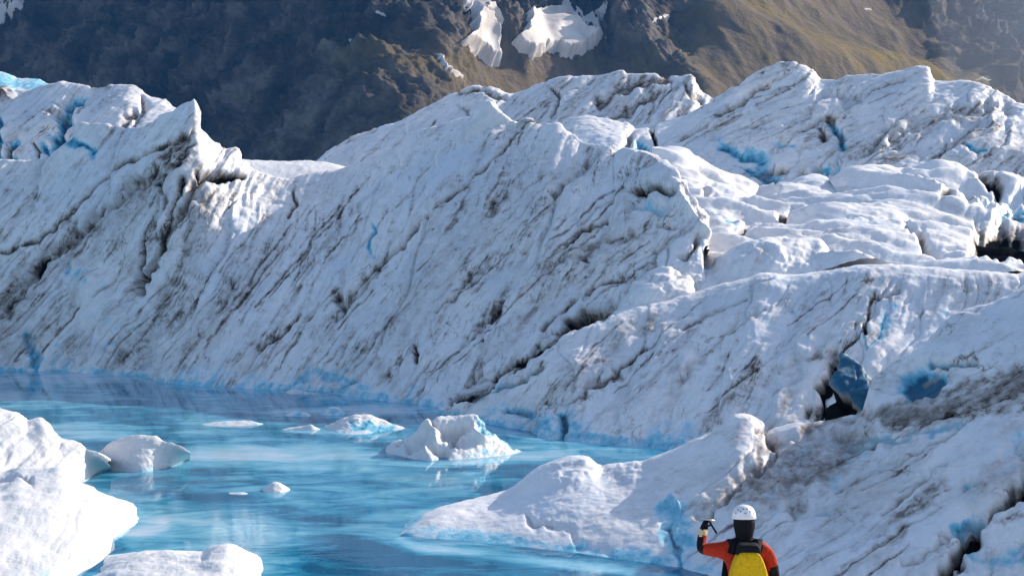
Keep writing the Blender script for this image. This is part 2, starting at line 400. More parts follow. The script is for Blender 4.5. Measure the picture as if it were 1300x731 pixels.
fA = [
 ([(-20,390),(60,318),(150,248),(236,176),(252,210),(200,262),(120,315),(50,385),(0,470)], 16, 0.0, 0.34, 0.0, 1, 'area'),
 ([(252,232),(300,240),(262,320),(240,400),(180,470),(140,470),(190,400),(225,320)], 16, 0.0, 0.30, 0.0, 1, 'area'),
 ([(320,300),(380,300),(300,420),(240,470),(200,470),(270,380)], 18, 0.0, 0.20, 0.0, 1, 'area'),
 ([(560,260),(680,190),(760,220),(640,360),(520,450),(460,460)], 30, 0.0, 0.17, 0.0, 1, 'area'),
 ([(690,340),(800,270),(850,270),(780,340),(680,420),(600,470)], 20, 0.0, 0.22, 0.0, 1, 'area'),
 ([(262,222),(236,252),(224,285),(205,320),(186,352),(176,372)], 9, 1.1, 0.62, 0.1),
 ([(192,340),(180,362)], 8, 1.3, 1.0, 0.0),
 ([(234,228),(222,262),(206,306),(198,330)], 4, 0.6, 0.85, 0.2),
 ([(180,300),(176,335),(180,360)], 4, 0.7, 0.85, 0.0),
 ([(205,225),(212,262),(206,275)], 5, 0.5, 0.55, 0.0),
 ([(246,168),(215,195),(150,255),(92,300),(40,350),(0,382)], 7, 0.6, 0.5, 0.0),
 ([(236,172),(180,200),(140,222),(100,262),(50,306),(0,322)], 3.5, 0.45, 0.75, 0.0),
 ([(200,220),(140,262),(80,318),(45,345),(10,405)], 9, 0.5, 0.55, 0.0),
 ([(55,325),(45,342)], 7, 0.8, 0.95, 0.0),
 ([(240,185),(225,212),(205,230)], 9, 0.5, 0.8, 0.0),
 ([(252,220),(275,228),(308,230)], 6, 0.7, 0.98, 0.0),
 ([(262,229),(285,231)], 4, 0.4, 1.0, 0.0),
 ([(255,240),(248,275),(238,310),(215,370),(185,440),(150,468)], 13, 0.15, 0.42, 0.0),
 ([(95,205),(110,212),(120,220)], 4, 0.1, 0.0, 0.0),
 ([(95,182),(110,190),(118,193)], 8, 0.25, 0.0, 0.75),
 ([(40,435),(44,470)], 12, 0.3, 0.0, 0.75),
 ([(70,470),(72,440)], 7, 0.1, 0.0, 0.45),
 ([(80,325),(86,345)], 9, 0.3, 0.0, 0.4),
 ([(110,360),(150,430)], 42, -0.5, -0.8, 0.22),
 ([(300,120),(350,240)], 3, 0.0, 0.0, 0.0),
 ([(372,245),(376,262),(366,276)], 3, 0.5, 0.75, 0.0),
 ([(300,360),(285,385),(275,400)], 3.5, 0.5, 0.65, 0.0),
 ([(382,402),(360,425),(330,445)], 3, 0.45, 0.7, 0.0),
 ([(250,250),(300,300),(240,400),(180,470)], 4, 0.1, 0.2, 0.0),
 ([(672,158),(660,172),(610,222),(570,252),(530,290),(500,320),(462,356),(430,395)], 2.6, 0.45, 0.72, 0.0),
 ([(535,288),(490,332),(458,372),(428,410)], 5, 0.4, 0.5, 0.1),
 ([(668,158),(676,155),(690,163)], 4, 0.1, 0.6, 0.0),
 ([(476,290),(470,320)], 6, 0.35, 0.0, 0.55),
 ([(430,380),(436,395)], 6, 0.7, 0.7, 0.1),
 ([(532,442),(531,462)], 3.5, 0.6, 0.98, 0.0),
 ([(560,400),(585,372),(600,345)], 4, 0.35, 0.55, 0.0),
 ([(585,440),(620,410),(650,380)], 4, 0.35, 0.5, 0.0),
 ([(600,420),(640,385)], 10, 0.2, 0.4, 0.0),
 ([(700,345),(760,312),(800,298)], 14, 0.2, 0.48, 0.0),
 ([(722,316),(742,296),(770,286)], 3.5, 0.4, 0.8, 0.1),
 ([(775,305),(790,298)], 3.5, 0.4, 0.8, 0.0),
 ([(735,328),(745,334)], 5, 0.3, 0.65, 0.0),
 ([(640,258),(620,275)], 12, 0.1, 0.35, 0.0),
 ([(700,250),(716,235)], 4, 0.35, 0.6, 0.0),
 ([(806,248),(830,240),(858,246)], 5, 0.8, 0.82, 0.55),
 ([(815,258),(840,262)], 9, 0.6, 0.1, 0.5),
 ([(835,285),(855,290)], 4, 0.3, 0.45, 0.0),
 ([(868,330),(880,318),(888,305)], 5, 0.5, 0.55, 0.0),
 ([(855,232),(868,255),(884,290),(892,300)], 7, -0.5, -0.9, 0.0),
 ([(360,500),(395,475),(440,480)], 12, 0.2, 0.1, 0.5),
 ([(430,488),(470,495)], 10, 0.1, 0.0, 0.45),
 ([(650,500),(700,440),(760,400),(830,360)], 10, 0.3, 0.25, 0.3),
 ([(480,455),(500,490)], 14, 0.1, 0.3, 0.0),
 ([(575,512),(625,488),(660,463),(700,434),(735,409),(752,400),(790,388)], 7, 0.6, 1.0, 0.2),
 ([(722,412),(745,404),(768,396)], 8, 0.8, 1.0, 0.0),
 ([(790,378),(812,352),(835,340)], 8, 0.5, 0.3, 0.7),
 ([(690,420),(730,385),(790,350)], 4, 0.3, 0.6, 0.1),
]
fA += streaks(3, 120, 20, 880, [(0,225),(250,215),(420,240),(600,180),(880,260)], [(0,440),(300,470),(560,470),(740,360),(880,300)], lambda x: np.interp(x, [0, 250, 420, 650, 880], [42, 54, 53, 46, 38]), 70, 260)
A = ice_mass('ice_wall', P, ICE, 50, rib=0.17, lump=0.17, crack=0.18, features=fA, seed=1.3, dirt_amt=0.36, blue_low=0.30, rough_amt=0.06, chop=0.10, dscale=0.6, slab=1.25)
tag(A, 'long grey streaked ice wall with diagonal dirt bands above the far shore of the blue pool', 'ice wall')

# ---- B: the ridge right of the deep black crack
px = np.concatenate([cols(560, 1420, 1.7), np.linspace(1428, 2000, 90)])
base = row_w(px, [(560,521),(575,525),(620,540),(680,556),(720,561),(800,568),(860,574),(960,583),(1040,588),(1100,590),(1420,600)])
crest = row_p(px, [(560,518),(575,513),(600,503),(640,482),(690,442),(735,412),(770,401),(800,392),(850,382),(900,367),(950,352),(975,346),(1010,350),(1050,349),(1075,344),(1100,340),(1180,343),(1230,347),(1300,351),(1420,352)],
              [(560,72),(600,70),(735,71),(850,71),(975,70),(1075,68.5),(1130,68),(1300,66),(1420,65)])
m1 = row_mix(sm(base, px, 40), sm(crest, px, 50), 0.4, dD=-0.5); m2 = row_mix(sm(base, px, 40), sm(crest, px, 22), 0.75, dz=0.1, dD=-0.5)
P = loft([base, m1, m2, crest, row_back(crest, 3.5, 0.93), row_back(crest, 9, 0.5)], [55, 55, 40, 14, 8])
fB = [
 ([(640,520),(760,440),(800,400),(840,400),(760,480),(700,530)], 16, 0.0, 0.20, 0.0, 1, 'area'),
 ([(575,514),(625,490),(660,465),(700,436),(735,412),(752,402),(775,399)], 6, 0.6, 0.95, 0.35),
 ([(730,415),(745,406),(770,398)], 5, 0.7, 1.0, 0.0),
 ([(590,512),(640,495),(690,470)], 5, 0.4, 0.5, 0.75),
 ([(640,520),(660,522),(700,512)], 6, 0.5, 0.3, 0.75),
 ([(715,530),(718,548),(712,560)], 7, 0.6, 0.2, 0.9),
 ([(780,470),(740,505),(700,520)], 10, 0.3, 0.5, 0.0),
 ([(818,440),(790,462),(750,490)], 3.5, 0.35, 0.75, 0.0),
 ([(850,500),(905,440),(960,395)], 8, 0.2, 0.25, 0.0),
 ([(870,420),(905,400),(950,380)], 4, 0.25, 0.5, 0.0),
 ([(640,560),(690,540),(700,555)], 12, 0.1, 0.0, 0.55),
 ([(880,555),(920,520),(985,470),(1060,452)], 10, 0.2, 0.25, 0.0),
 ([(1110,374),(1104,392),(1100,425),(1066,452)], 2.5, 0.12, 0.85, 0.0),
 ([(1098,418),(1100,430)], 4, 0.6, 1.0, 0.0),
 ([(1103,378),(1125,382),(1140,374)], 4, 0.5, 0.5, 0.2),
 ([(1124,405),(1118,430),(1102,450),(1098,432)], 2.5, 0.0, 0.2, 0.8),
 ([(1128,395),(1116,435)], 13, 0.0, -0.8, 0.40),
 ([(1170,392),(1168,402)], 2.5, 0.2, 0.5, 0.2),
 ([(1110,460),(1150,440),(1200,400),(1200,460)], 30, 0.0, -1.0, 0.18),
 ([(1062,462),(1048,500),(1035,535)], 10, 0.9, 1.0, 0.1),  # shade of the black cave gap painted through the dirt value
]
fB += streaks(11, 36, 660, 1090, [(660,480),(760,405),(980,360),(1090,355)], [(660,540),(900,520),(1060,440),(1090,380)], lambda x: np.interp(x, [650, 1090], [46, 36]), 40, 150)
B = ice_mass('ice_ridge', P, ICE, 42, rib=0.13, lump=0.20, crack=0.05, dscale=0.5, slab=1.3, features=fB, seed=7.7, dirt_amt=0.32, blue_low=0.35)
tag(B, 'pale ridge sloping to the pool right of the black diagonal crack', 'ice ridge')

# ---- C: sunlit hummocky shelf between the ridges
px = np.concatenate([cols(826, 1420, 1.8), np.linspace(1428, 2000, 90)])
front = row_p(px, [(690,400),(870,385),(960,372),(1100,360),(1420,372)], [(826,90),(870,82),(920,75),(1100,72),(1420,72)])
mid = row_p(px, [(690,300),(880,290),(960,318),(1100,306),(1200,312),(1420,322)], [(826,95),(870,91),(920,85),(1100,83),(1420,82)])
mid2 = row_p(px, [(690,222),(790,212),(860,240),(905,262),(960,275),(1020,268),(1100,262),(1200,268),(1240,276),(1420,285)], [(826,99),(880,96),(1100,95),(1420,94)])
crest = row_p(px, [(690,186),(780,196),(830,203),(850,206),(880,222),(930,244),(965,259),(990,256),(1008,246),(1030,245),(1062,252),(1085,232),(1110,226),(1150,232),(1190,228),(1230,238),(1255,234),(1300,246),(1420,250)], [(826,103),(1100,104),(1420,103)])
P = loft([front, mid, mid2, crest, row_back(crest, 5, 0.8)], [50, 60, 40, 10])
fC = [
 ([(1236,300),(1262,292),(1300,300),(1320,345),(1262,350),(1234,332)], 8, 0.7, 1.0, 0.0, 1, 'area'),  # shade of the deep pit painted in as solid black
 ([(1258,330),(1264,345)], 6, 0.0, 0.0, 0.0),
 ([(1178,262),(1190,268),(1200,262)], 6, 0.6, 0.98, 0.0),
 ([(1196,250),(1210,254),(1236,262)], 6, 0.5, 0.8, 0.0),
 ([(1252,240),(1270,246)], 5, 0.8, 1.0, 0.0),
 ([(1222,270),(1240,275)], 8, 0.4, 0.0, 0.5),
 ([(1280,280),(1330,292)], 16, 0.6, 0.1, 0.75),
 ([(1255,268),(1300,262)], 14, 0.6, 0.0, 0.3),
 ([(990,290),(1012,284),(1030,278)], 4, 0.5, 0.75, 0.0),
 ([(918,320),(932,314),(945,308)], 4, 0.6, 0.65, 0.3),
 ([(905,292),(920,300)], 10, 0.3, 0.0, 0.6),
 ([(885,255),(900,268)], 6, 0.5, 0.4, 0.2),
 ([(1150,310),(1170,320),(1190,340)], 5, 0.5, 0.55, 0.0),
 ([(1080,300),(1120,296),(1150,300)], 4, 0.4, 0.4, 0.0),
]
C = ice_mass('ice_shelf', P, ICE_CLEAN, -24, rib=0.20, lump=1.35, crack=0.12, features=fC, seed=15.1, dirt_amt=0.25, lump_f=0.15, stretch=(0.75, 0.9, 1.0), lump_g=0.45, slab=0.7, tilt_y=0.5, rough_amt=0.07)
tag(C, 'sunlit hummocky white ice shelf in the middle right, crumpled and spotted with dark grit', 'ice shelf')

# ---- single hummocks along the lip of the shelf
def hummock(name, label, ys, D, thick, base_y, seed, mat=ICE_CLEAN, feats=(), lump=0.3, angle=35, dirt=0.25, lf=0.5):
    px = cols(ys[0][0], ys[-1][0], 1.5)
    crest = row_p(px, ys, [(ys[0][0], D), (ys[-1][0], D)])
    b = row_p(px, [(ys[0][0], base_y), (ys[-1][0], base_y)], [(ys[0][0], D-thick), (ys[-1][0], D-thick)])
    P = loft([b, row_mix(b, crest, 0.5, dz=0.15, dD=-0.2*thick), crest, row_back(crest, thick*0.8, 0.95), row_back(crest, thick*1.6, 0.6)], [26, 26, 12, 10])
    o = ice_mass(name, P, mat, angle, rib=0.14, lump=lump, crack=0.12, features=feats, seed=seed, dirt_amt=dirt, lump_f=lf, rough_amt=0.05, slab=0.25)
    tag(o, label, 'ice hummock', 'ice hummocks'); return o

hummock('ice_hummock', 'small rounded hummock with a bright nub at the top of the black crack',
        [(786,408),(793,388),(803,372),(818,357),(834,348),(850,345),(866,352),(878,368),(888,392)], 73, 2.2, 408, 21.0,
        feats=[([(812,352),(806,366)], 5, -0.1, 0.0, 0.0), ([(855,352),(890,350)], 4, 0.2, 0.2, 0.2)])
hummock('ice_hummock', 'broad smooth bluish hummock behind the pale ridge crest in the middle right',
        [(866,376),(880,352),(912,336),(940,316),(965,308),(985,305),(1012,307),(1034,309),(1050,324),(1066,340),(1082,360)], 75, 3.5, 385, 25.0, dirt=0.1,
        feats=[([(880,340),(908,338)], 4, 0.1, 0.3, 0.0), ([(886,352),(896,342)], 7, 0.1, 0.0, 0.6)])

o = hummock('ice_pinnacle', 'small bright pointed pinnacle standing on the crest of the long streaked wall',
        [(590,166),(600,156),(609,146),(616,136),(620,130),(626,137),(634,144),(646,152),(660,164),(672,172)], 88.9, 0.4, 186, 29.0, dirt=0.05, lump=0.12, mat=SNOW_ICE)
o['category'] = 'ice pinnacle'; del o['group']

# ---- D: high shaded ridge at the upper right
px = np.concatenate([cols(680, 1430, 1.8), np.linspace(1438, 2100, 90)])
base = row_p(px, [(680,235),(830,235),(920,282),(1000,275),(1100,262),(1300,275),(1430,275)], [(680,113),(1430,98)])
crest = row_p(px, [(680,190),(700,173),(714,161),(745,149),(775,154),(792,158),(806,166),(836,160),(862,154),(900,140),(930,122),(960,103),(985,90),(1000,84),(1018,88),(1046,104),(1062,103),(1076,98),(1120,98),(1148,93),(1164,87),(1175,90),(1183,106),(1235,106),(1264,121),(1300,136),(1430,165),(1700,130),(1900,180),(2100,300)],
              [(680,126),(830,124),(1000,121),(1430,109)])
m1 = row_mix(base, sm(crest, px, 90), 0.4, dD=-0.6); m2 = row_mix(base, sm(crest, px, 40), 0.75, dD=-0.4)
P = loft([base, m1, m2, crest, row_back(crest, 4, 0.92), row_back(crest, 14, 0.5)], [40, 36, 36, 12, 8], sharp=(3,))
fD = [
 ([(1056,158),(1066,170),(1070,182)], 8, 0.6, 0.1, 0.85),
 ([(1020,168),(1036,156),(1052,150),(1068,152)], 4, 0.7, 0.8, 0.0),
 ([(1040,165),(1046,178)], 5, 0.4, 0.7, 0.0),
 ([(915,188),(940,195),(968,205)], 12, 0.4, 0.0, 0.7),
 ([(950,215),(985,228),(970,240)], 13, 0.4, 0.1, 0.75),
 ([(990,184),(1006,186)], 6, 0.3, 0.0, 0.65),
 ([(1045,216),(1068,220)], 8, 0.3, 0.0, 0.6),
 ([(1228,190),(1250,196)], 7, 0.3, 0.0, 0.7),
 ([(1150,232),(1170,230)], 5, 0.2, 0.0, 0.6),
 ([(1180,208),(1205,218),(1220,226)], 8, 0.6, 0.55, 0.2),
 ([(860,180),(900,160),(938,135),(975,112)], 3.5, 0.35, 0.6, 0.0),
 ([(1080,132),(1110,118),(1150,105)], 3, 0.3, 0.5, 0.0),
 ([(1050,120),(1080,128),(1090,122)], 9, 0.5, 0.2, 0.0),
 ([(800,168),(797,185),(785,198)], 4, 0.6, 0.6, 0.7),
 ([(826,162),(830,180),(834,200)], 3, 0.5, 0.95, 0.1),
 ([(812,178),(822,192)], 9, 0.5, 0.0, 0.75),
 ([(816,160),(830,160)], 3, 0.2, 0.7, 0.0),
 ([(1010,240),(1015,225),(1040,215)], 4, 0.5, 0.5, 0.4),
 ([(975,216),(1000,218)], 4, 0.5, 0.6, 0.3),
 ([(1130,180),(1200,150),(1280,140)], 12, 0.2, 0.35, 0.0),
]
fD += streaks(19, 38, 800, 1320, [(800,175),(1000,95),(1300,145)], [(800,215),(950,240),(1300,240)], lambda x: np.interp(x, [800, 1300], [34, 22]), 40, 170)
Dm = ice_mass('ice_ridge', P, ICE, 27, rib=0.20, lump=0.30, crack=0.16, slab=1.6, features=fD, seed=33.0, dirt_amt=0.40, rough_amt=0.08)
tag(Dm, 'high shaded ice ridge with turquoise hollows in the upper right below the brown slope', 'ice ridge')

# ---- E: the farther dirty ridge in the middle
px = cols(350, 1000, 1.8)
base = row_p(px, [(350,260),(1000,260)], [(350,138),(1000,124)])
crest = row_p(px, [(350,250),(375,232),(392,218),(412,200),(432,186),(480,165),(520,150),(555,135),(585,118),(605,112),(625,113),(650,121),(690,107),(720,99),(765,97),(790,92),(800,97),(830,96),(862,99),(876,97),(886,115),(896,122),(907,128),(914,136),(930,150),(1000,170)],
              [(350,152),(600,148),(1000,137)])
P = loft([base, row_mix(base, sm(crest, px, 40), 0.6, dD=-1), crest, row_back(crest, 5, 0.9), row_back(crest, 16, 0.4)], [40, 40, 12, 8], sharp=(2,))
fE = [
 ([(760,130),(800,112),(850,100)], 9, 0.4, 0.65, 0.0), ([(780,150),(815,130),(835,118)], 6, 0.4, 0.6, 0.0),
 ([(700,150),(712,128),(700,115)], 3, 0.5, 0.7, 0.0), ([(585,120),(615,118),(640,128)], 4, 0.3, 0.6, 0.0),
 ([(868,105),(880,125),(890,132)], 4, 0.3, 0.65, 0.0), ([(430,190),(480,166)], 2, 0.2, 0.3, 0.0),
 ([(590,135),(600,150)], 6, 0.4, 0.3, 0.0),
]
fE += streaks(23, 26, 480, 900, [(480,175),(620,120),(880,105)], [(480,200),(700,160),(900,150)], lambda x: 38, 25, 90)
E = ice_mass('ice_ridge', P, ICE, 36, rib=0.32, lump=0.30, crack=0.2, features=fE, seed=41.0, dirt_amt=0.55, rough_amt=0.08)
tag(E, 'far grey-brown ice ridge whose crest crosses the middle of the mountain foot', 'ice ridge')

# ---- flat snow seen in the gap behind the wall
px = cols(255, 440, 1.8)
base = row_p(px, [(255,250),(440,250)], [(255,112),(440,112)])
crest = row_p(px, [(255,196),(300,202),(345,205),(392,207),(440,212)], [(255,119),(440,121)])
P = loft([base, crest, row_back(crest, 6, 0.7)], [26, 8])
o = ice_mass('snow_bank', P, SNOW_ICE, 10, rib=0.1, lump=0.25, crack=0.0, seed=49.0, dirt_amt=0.1)
tag(o, 'low flat white snow bank in the gap before the dark blue mountain foot', 'snow bank')

# ---- G: back ridge at the upper left
px = np.concatenate([np.linspace(-800, -166, 90), cols(-160, 275, 1.6)])
base = row_p(px, [(-800,400),(-400,300),(-160,235),(275,235)], [(-800,112),(-160,119),(275,106)])
crest = row_p(px, [(-800,340),(-600,200),(-360,130),(-160,110),(-40,125),(0,121),(20,119),(40,117),(58,110),(78,106),(100,110),(122,113),(142,110),(165,112),(186,121),(205,126),(215,132),(223,138),(238,155),(255,190),(275,225)],
              [(-160,132),(275,117)])
P = loft([base, row_mix(base, sm(crest, px, 35), 0.6, dD=-1), crest, row_back(crest, 5, 0.9), row_back(crest, 14, 0.4)], [40, 40, 12, 8], sharp=(2,))
fG = [
 ([(105,128),(88,132),(78,145)], 9, 0.6, 0.0, 0.75), ([(80,140),(78,165),(72,185),(62,200)], 11, 0.9, 0.0, 0.95),
 ([(20,185),(14,200)], 9, 0.5, 0.0, 0.85), ([(0,150),(0,205)], 5, 0.4, 0.0, 0.8), ([(52,188),(68,200)], 7, 0.4, 0.0, 0.75),
 ([(42,182),(48,190),(50,200)], 2.5, 0.4, 0.75, 0.0), ([(12,188),(10,204)], 3, 0.4, 0.8, 0.0),
 ([(182,128),(180,145),(170,165)], 5, 0.4, 0.5, 0.0), ([(172,145),(158,162)], 6, 0.4, 0.6, 0.0),
 ([(115,113),(135,112)], 3, 0.1, 0.6, 0.0), ([(-20,126),(5,130),(15,125)], 9, -0.5, 0.7, 0.0),
]
G = ice_mass('ice_ridge', P, ICE, 40, rib=0.22, lump=0.35, crack=0.12, features=fG, seed=53.0, dirt_amt=0.35, rough_amt=0.06)
tag(G, 'rounded ice ridge with a bright blue gully at the upper left behind the sharp crest', 'ice ridge')

# ---- far blue glacier tongue at the left edge
px = np.concatenate([np.linspace(-1100, -268, 60), cols(-260, 90, 2.0)])
base = row_p(px, [(-1100,290),(-260,262),(90,262)], [(-260,250),(90,250)])
crest = row_p(px, [(-1100,250),(-700,90),(-260,60),(-60,86),(0,97),(20,105),(50,111),(90,130)], [(-260,330),(90,300)])
P = loft([base, crest, row_back(crest, 30, 0.8)], [30, 6])
o = ice_mass('glacier_tongue', P, ICE_CLEAN, 20, rib=0.5, lump=1.5, crack=0.3, seed=61.0, dirt_amt=0.2, lump_f=0.06, features=[([(-200,90),(60,118)], 20, 0, 0, 0.5)])
tag(o, 'far bluish glacier tongue at the left edge under the dark mountainside', 'glacier tongue')

# ---- Fm: near slope with the sunlit tongue into the pool
px = np.concatenate([cols(508, 1440, 1.6), np.linspace(1446, 2300, 120)])
base = row_w(px, [(508,682),(530,690),(600,698),(700,709),(780,720),(850,729),(900,742),(1000,765),(1100,785),(1440,800),(2300,800)])
crest = row_p(px, [(508,681),(525,672),(560,655),(600,643),(650,628),(668,612),(690,596),(708,588),(740,582),(765,597),(790,592),(812,588),(850,574),(880,560),(912,547),(940,527),(950,528),(962,537),(975,549),(992,546),(1012,541),(1042,538),(1080,531),(1098,524),(1105,505),(1109,485),(1130,469),(1160,450),(1180,434),(1198,413),(1215,398),(1255,387),(1300,368),(1440,300),(1700,200),(2000,110),(2300,60)],  # unseen rise beyond the right edge added to cast shade over the slope
              [(508,45.1),(560,46),(668,47.6),(740,47.6),(850,47.2),(942,47),(1040,46.6),(1170,46.6),(1300,46.2),(1440,46),(2300,48)])
m1 = row_mix(base, sm(crest, px, 60), 0.35, dz=0.06); m2 = row_mix(base, sm(crest, px, 30), 0.7, dz=0.06); m3 = row_mix(base, sm(crest, px, 10), 0.9, dz=0.03)
P = loft([base, m1, m2, m3, crest, row_back(crest, 1.6, 0.9, -0.05), row_back(crest, 5, 0.25, -0.6)], [60, 55, 40, 25, 14, 10])
fF = [
 ([(1010,650),(1090,600),(1180,570),(1120,640),(1040,690)], 22, 0.0, 0.22, 0.0, 1, 'area'),
 ([(1180,640),(1260,590),(1310,560),(1310,600),(1240,650)], 16, 0.0, 0.28, 0.25, 1, 'area'),
 ([(905,640),(960,580),(1010,548),(1120,530),(1080,600),(980,650)], 24, 0.0, 0.46, 0.0, 1, 'area'),
 ([(1080,535),(1180,508),(1300,470),(1340,480),(1300,520),(1180,545)], 14, 0.0, 0.52, 0.0, 1, 'area'),
 ([(834,640),(850,622),(876,640),(886,690),(892,740),(856,740),(840,690)], 18, 0.05, 0.0, 0.46, 1, 'area'),
 ([(850,668),(858,695),(866,735)], 8, 0.15, 0.15, 0.85),
 ([(500,700),(560,645),(665,600),(830,585),(836,640),(845,730),(700,720)], 10, 0.0, -0.9, 0.0, 1, 'area'),
 ([(842,640),(852,632),(862,640)], 6, -0.25, 0.0, 0.0),
 ([(668,655),(676,664),(700,668)], 3.5, 0.15, 0.35, 0.0),
 ([(672,662),(720,675),(735,695),(770,705)], 8, 0.15, 0.1, 0.0),
 ([(960,548),(972,552),(985,575),(955,600),(925,625),(905,650)], 6, 0.25, 0.6, 0.0),
 ([(985,560),(950,595),(910,630),(885,655)], 14, 0.1, 0.4, 0.0),
 ([(945,530),(938,555),(928,580),(926,596)], 9, 0.0, 0.12, 0.0),
 ([(955,595),(1000,610),(1010,640)], 22, 0.15, 0.38, 0.0),
 ([(990,560),(1040,555),(1090,560)], 9, 0.15, 0.4, 0.25),
 ([(1020,545),(1080,535),(1130,525),(1200,500),(1300,470)], 11, 0.05, 0.55, 0.0),
 ([(1130,540),(1200,520),(1300,492),(1360,470)], 10, 0.05, 0.6, 0.0),
 ([(1190,532),(1230,524),(1285,506)], 3, 0.2, 0.85, 0.0),
 ([(1075,558),(1130,562),(1200,545),(1230,540)], 9, 0.08, 0.3, 0.45),
 ([(1070,568),(1110,568)], 4, 0.15, 0.3, 0.5),
 ([(1140,478),(1165,465),(1205,475),(1190,500),(1160,508),(1140,498)], 10, 0.5, 0.0, 0.85, 1, 'area'),
 ([(1178,462),(1205,466),(1238,460)], 4, 0.35, 0.25, 0.95),
 ([(1145,500),(1165,510),(1150,518)], 6, -0.1, 0.0, 0.55),
 ([(1300,612),(1280,630),(1262,650),(1230,690)], 7, 0.6, 0.9, 0.2),
 ([(1240,672),(1222,690),(1206,722),(1200,740)], 11, 0.8, 1.0, 0.0),
 ([(1290,625),(1305,620)], 12, 0.7, 1.0, 0.0),
 ([(1230,700),(1260,720),(1300,700)], 22, 0.2, 0.15, 0.45),
 ([(1215,672),(1240,660)], 8, 0.2, 0.0, 0.6),
 ([(1224,615),(1228,625)], 6, 0.25, 0.0, 0.45),
 ([(1000,640),(1010,650),(1050,652)], 6, 0.2, 0.0, 0.35),
 ([(1060,625),(1130,595),(1200,560),(1240,530)], 4, 0.15, 0.4, 0.0),
 ([(1120,655),(1160,625),(1200,590)], 4, 0.15, 0.45, 0.0),
 ([(1080,700),(1140,660),(1190,640),(1280,600)], 5, 0.1, 0.25, 0.0),
 ([(1150,720),(1180,700),(1250,655)], 5, 0.2, 0.3, 0.0),
 ([(1290,560),(1310,600)], 20, 0.2, 0.1, 0.4),
 ([(980,640),(1040,560),(1090,570),(1060,610)], 22, 0.1, 0.2, 0.3),
 ([(700,608),(760,600),(805,602)], 9, -0.12, -1, 0.0),
]
fF += streaks(29, 46, 930, 1320, [(930,570),(1100,540),(1300,400)], [(930,700),(1100,720),(1300,720)], lambda x: np.interp(x, [930, 1300], [38, 26]), 50, 220)
Fm = ice_mass('ice_slope', P, ICE, 29, rib=0.08, lump=0.11, crack=0.06, features=fF, seed=71.0, dirt_amt=0.40, rib_f=1.9, lump_f=0.32, rough_amt=0.04, tilt_y=0.4, waterfade=0.8, slab=0.3, dscale=0.6)
tag(Fm, 'near ice slope at the lower right whose snowy tongue reaches into the pool', 'ice slope')

# ---- wedge of dark blue ice in the cave mouth
px = cols(1034, 1150, 0.9)
base = row_p(px, [(1034,552),(1080,548),(1150,530)], [(1034,48.4),(1150,48.4)])
crest = row_p(px, [(1034,538),(1042,512),(1050,488),(1058,462),(1066,451),(1080,458),(1092,466),(1102,480),(1112,492),(1126,499),(1140,504),(1150,520)],
              [(1034,51.4),(1066,50.8),(1100,49.6),(1150,48.9)])
P = loft([base, row_mix(base, crest, 0.5, dD=-0.5), crest, row_back(crest, 2.2, 0.8)], [40, 40, 10], sharp=(2,))
fW = [([(1030,440),(1160,440),(1160,560),(1030,560)], 5, 0.0, 0.0, 1.0, 1, 'area'), ([(1030,470),(1060,440),(1062,500),(1094,522),(1064,560),(1030,560)], 6, 0.2, 1.0, 0.9, 1, 'area'),
      ([(1054,462),(1047,490),(1040,515),(1036,540)], 11, 0.3, 1.0, 0.0), ([(1058,500),(1070,518),(1050,535)], 9, 0.3, 1.0, 0.0), ([(1066,505),(1078,520)], 3, 0.1, 0.8, 0.0),  # left side blackened to paint the dark gap of the cave
      ([(1085,505),(1120,500)], 5, -0.2, 0.0, 0.6), ([(1078,512),(1064,512)], 4, 0.15, 0.4, 0.0)]
W = ice_mass('ice_block', P, ice_material('deep_blue_ice', streak=0.05, rough=0.6), 60, rib=0.06, lump=0.22, crack=0.05, features=fW, seed=83.0, dirt_amt=0.0, lump_f=0.5, rough_amt=0.02, chop=0.1)
tag(W, 'dark translucent blue wedge of ice in the cave mouth right of the pale ridge', 'ice block')

# ------------------------------------------------------------------ floating ice
def berg(name, label, crest_y, base_y, D0, thick, seed, cat='iceberg', group=None, feats=(), lump=0.2, lf=0.7, mat=SNOW_ICE, rib=0.06, ang=30, step=1.2, mid_dz=0.0, rough=0.03, dirt=0.1, lean=0.0):
    """a floating lump: waterline at the front, crest, and a back that goes under again; D0 = distance of the crest"""
    x0, x1 = crest_y[0][0], crest_y[-1][0]
    px = cols(x0, x1, step)
    b = row_w(px, base_y, -0.25) if not isinstance(base_y, (int, float)) else row_w(px, [(x0, base_y), (x1, base_y)], -0.25)
    c = row_p(px, crest_y, [(x0, D0), (x1, D0)])
    bk = c.copy(); s = (D0+thick)/D0; bk[:, 0] *= s; bk[:, 1] += thick; bk[:, 2] = -0.3
    md = row_mix(b, sm(c, px, 14), 0.55, dz=mid_dz); md[:, 2] += lean*(1-(px-x0)/(x1-x0))**1.3
    P = loft([b, md, c, row_mix(c, bk, 0.5, dz=0.1), bk], [34, 34, 12, 12])
    o = ice_mass(name, P, mat, ang, rib=rib, lump=lump, crack=0.04, features=feats, seed=seed, dirt_amt=dirt, lump_f=lf, rough_amt=rough, rib_f=2.2, blue_low=0.0, waterfade=0.25, rim_blue=0.24, slab=0.15)
    tag(o, label, cat, group); return o

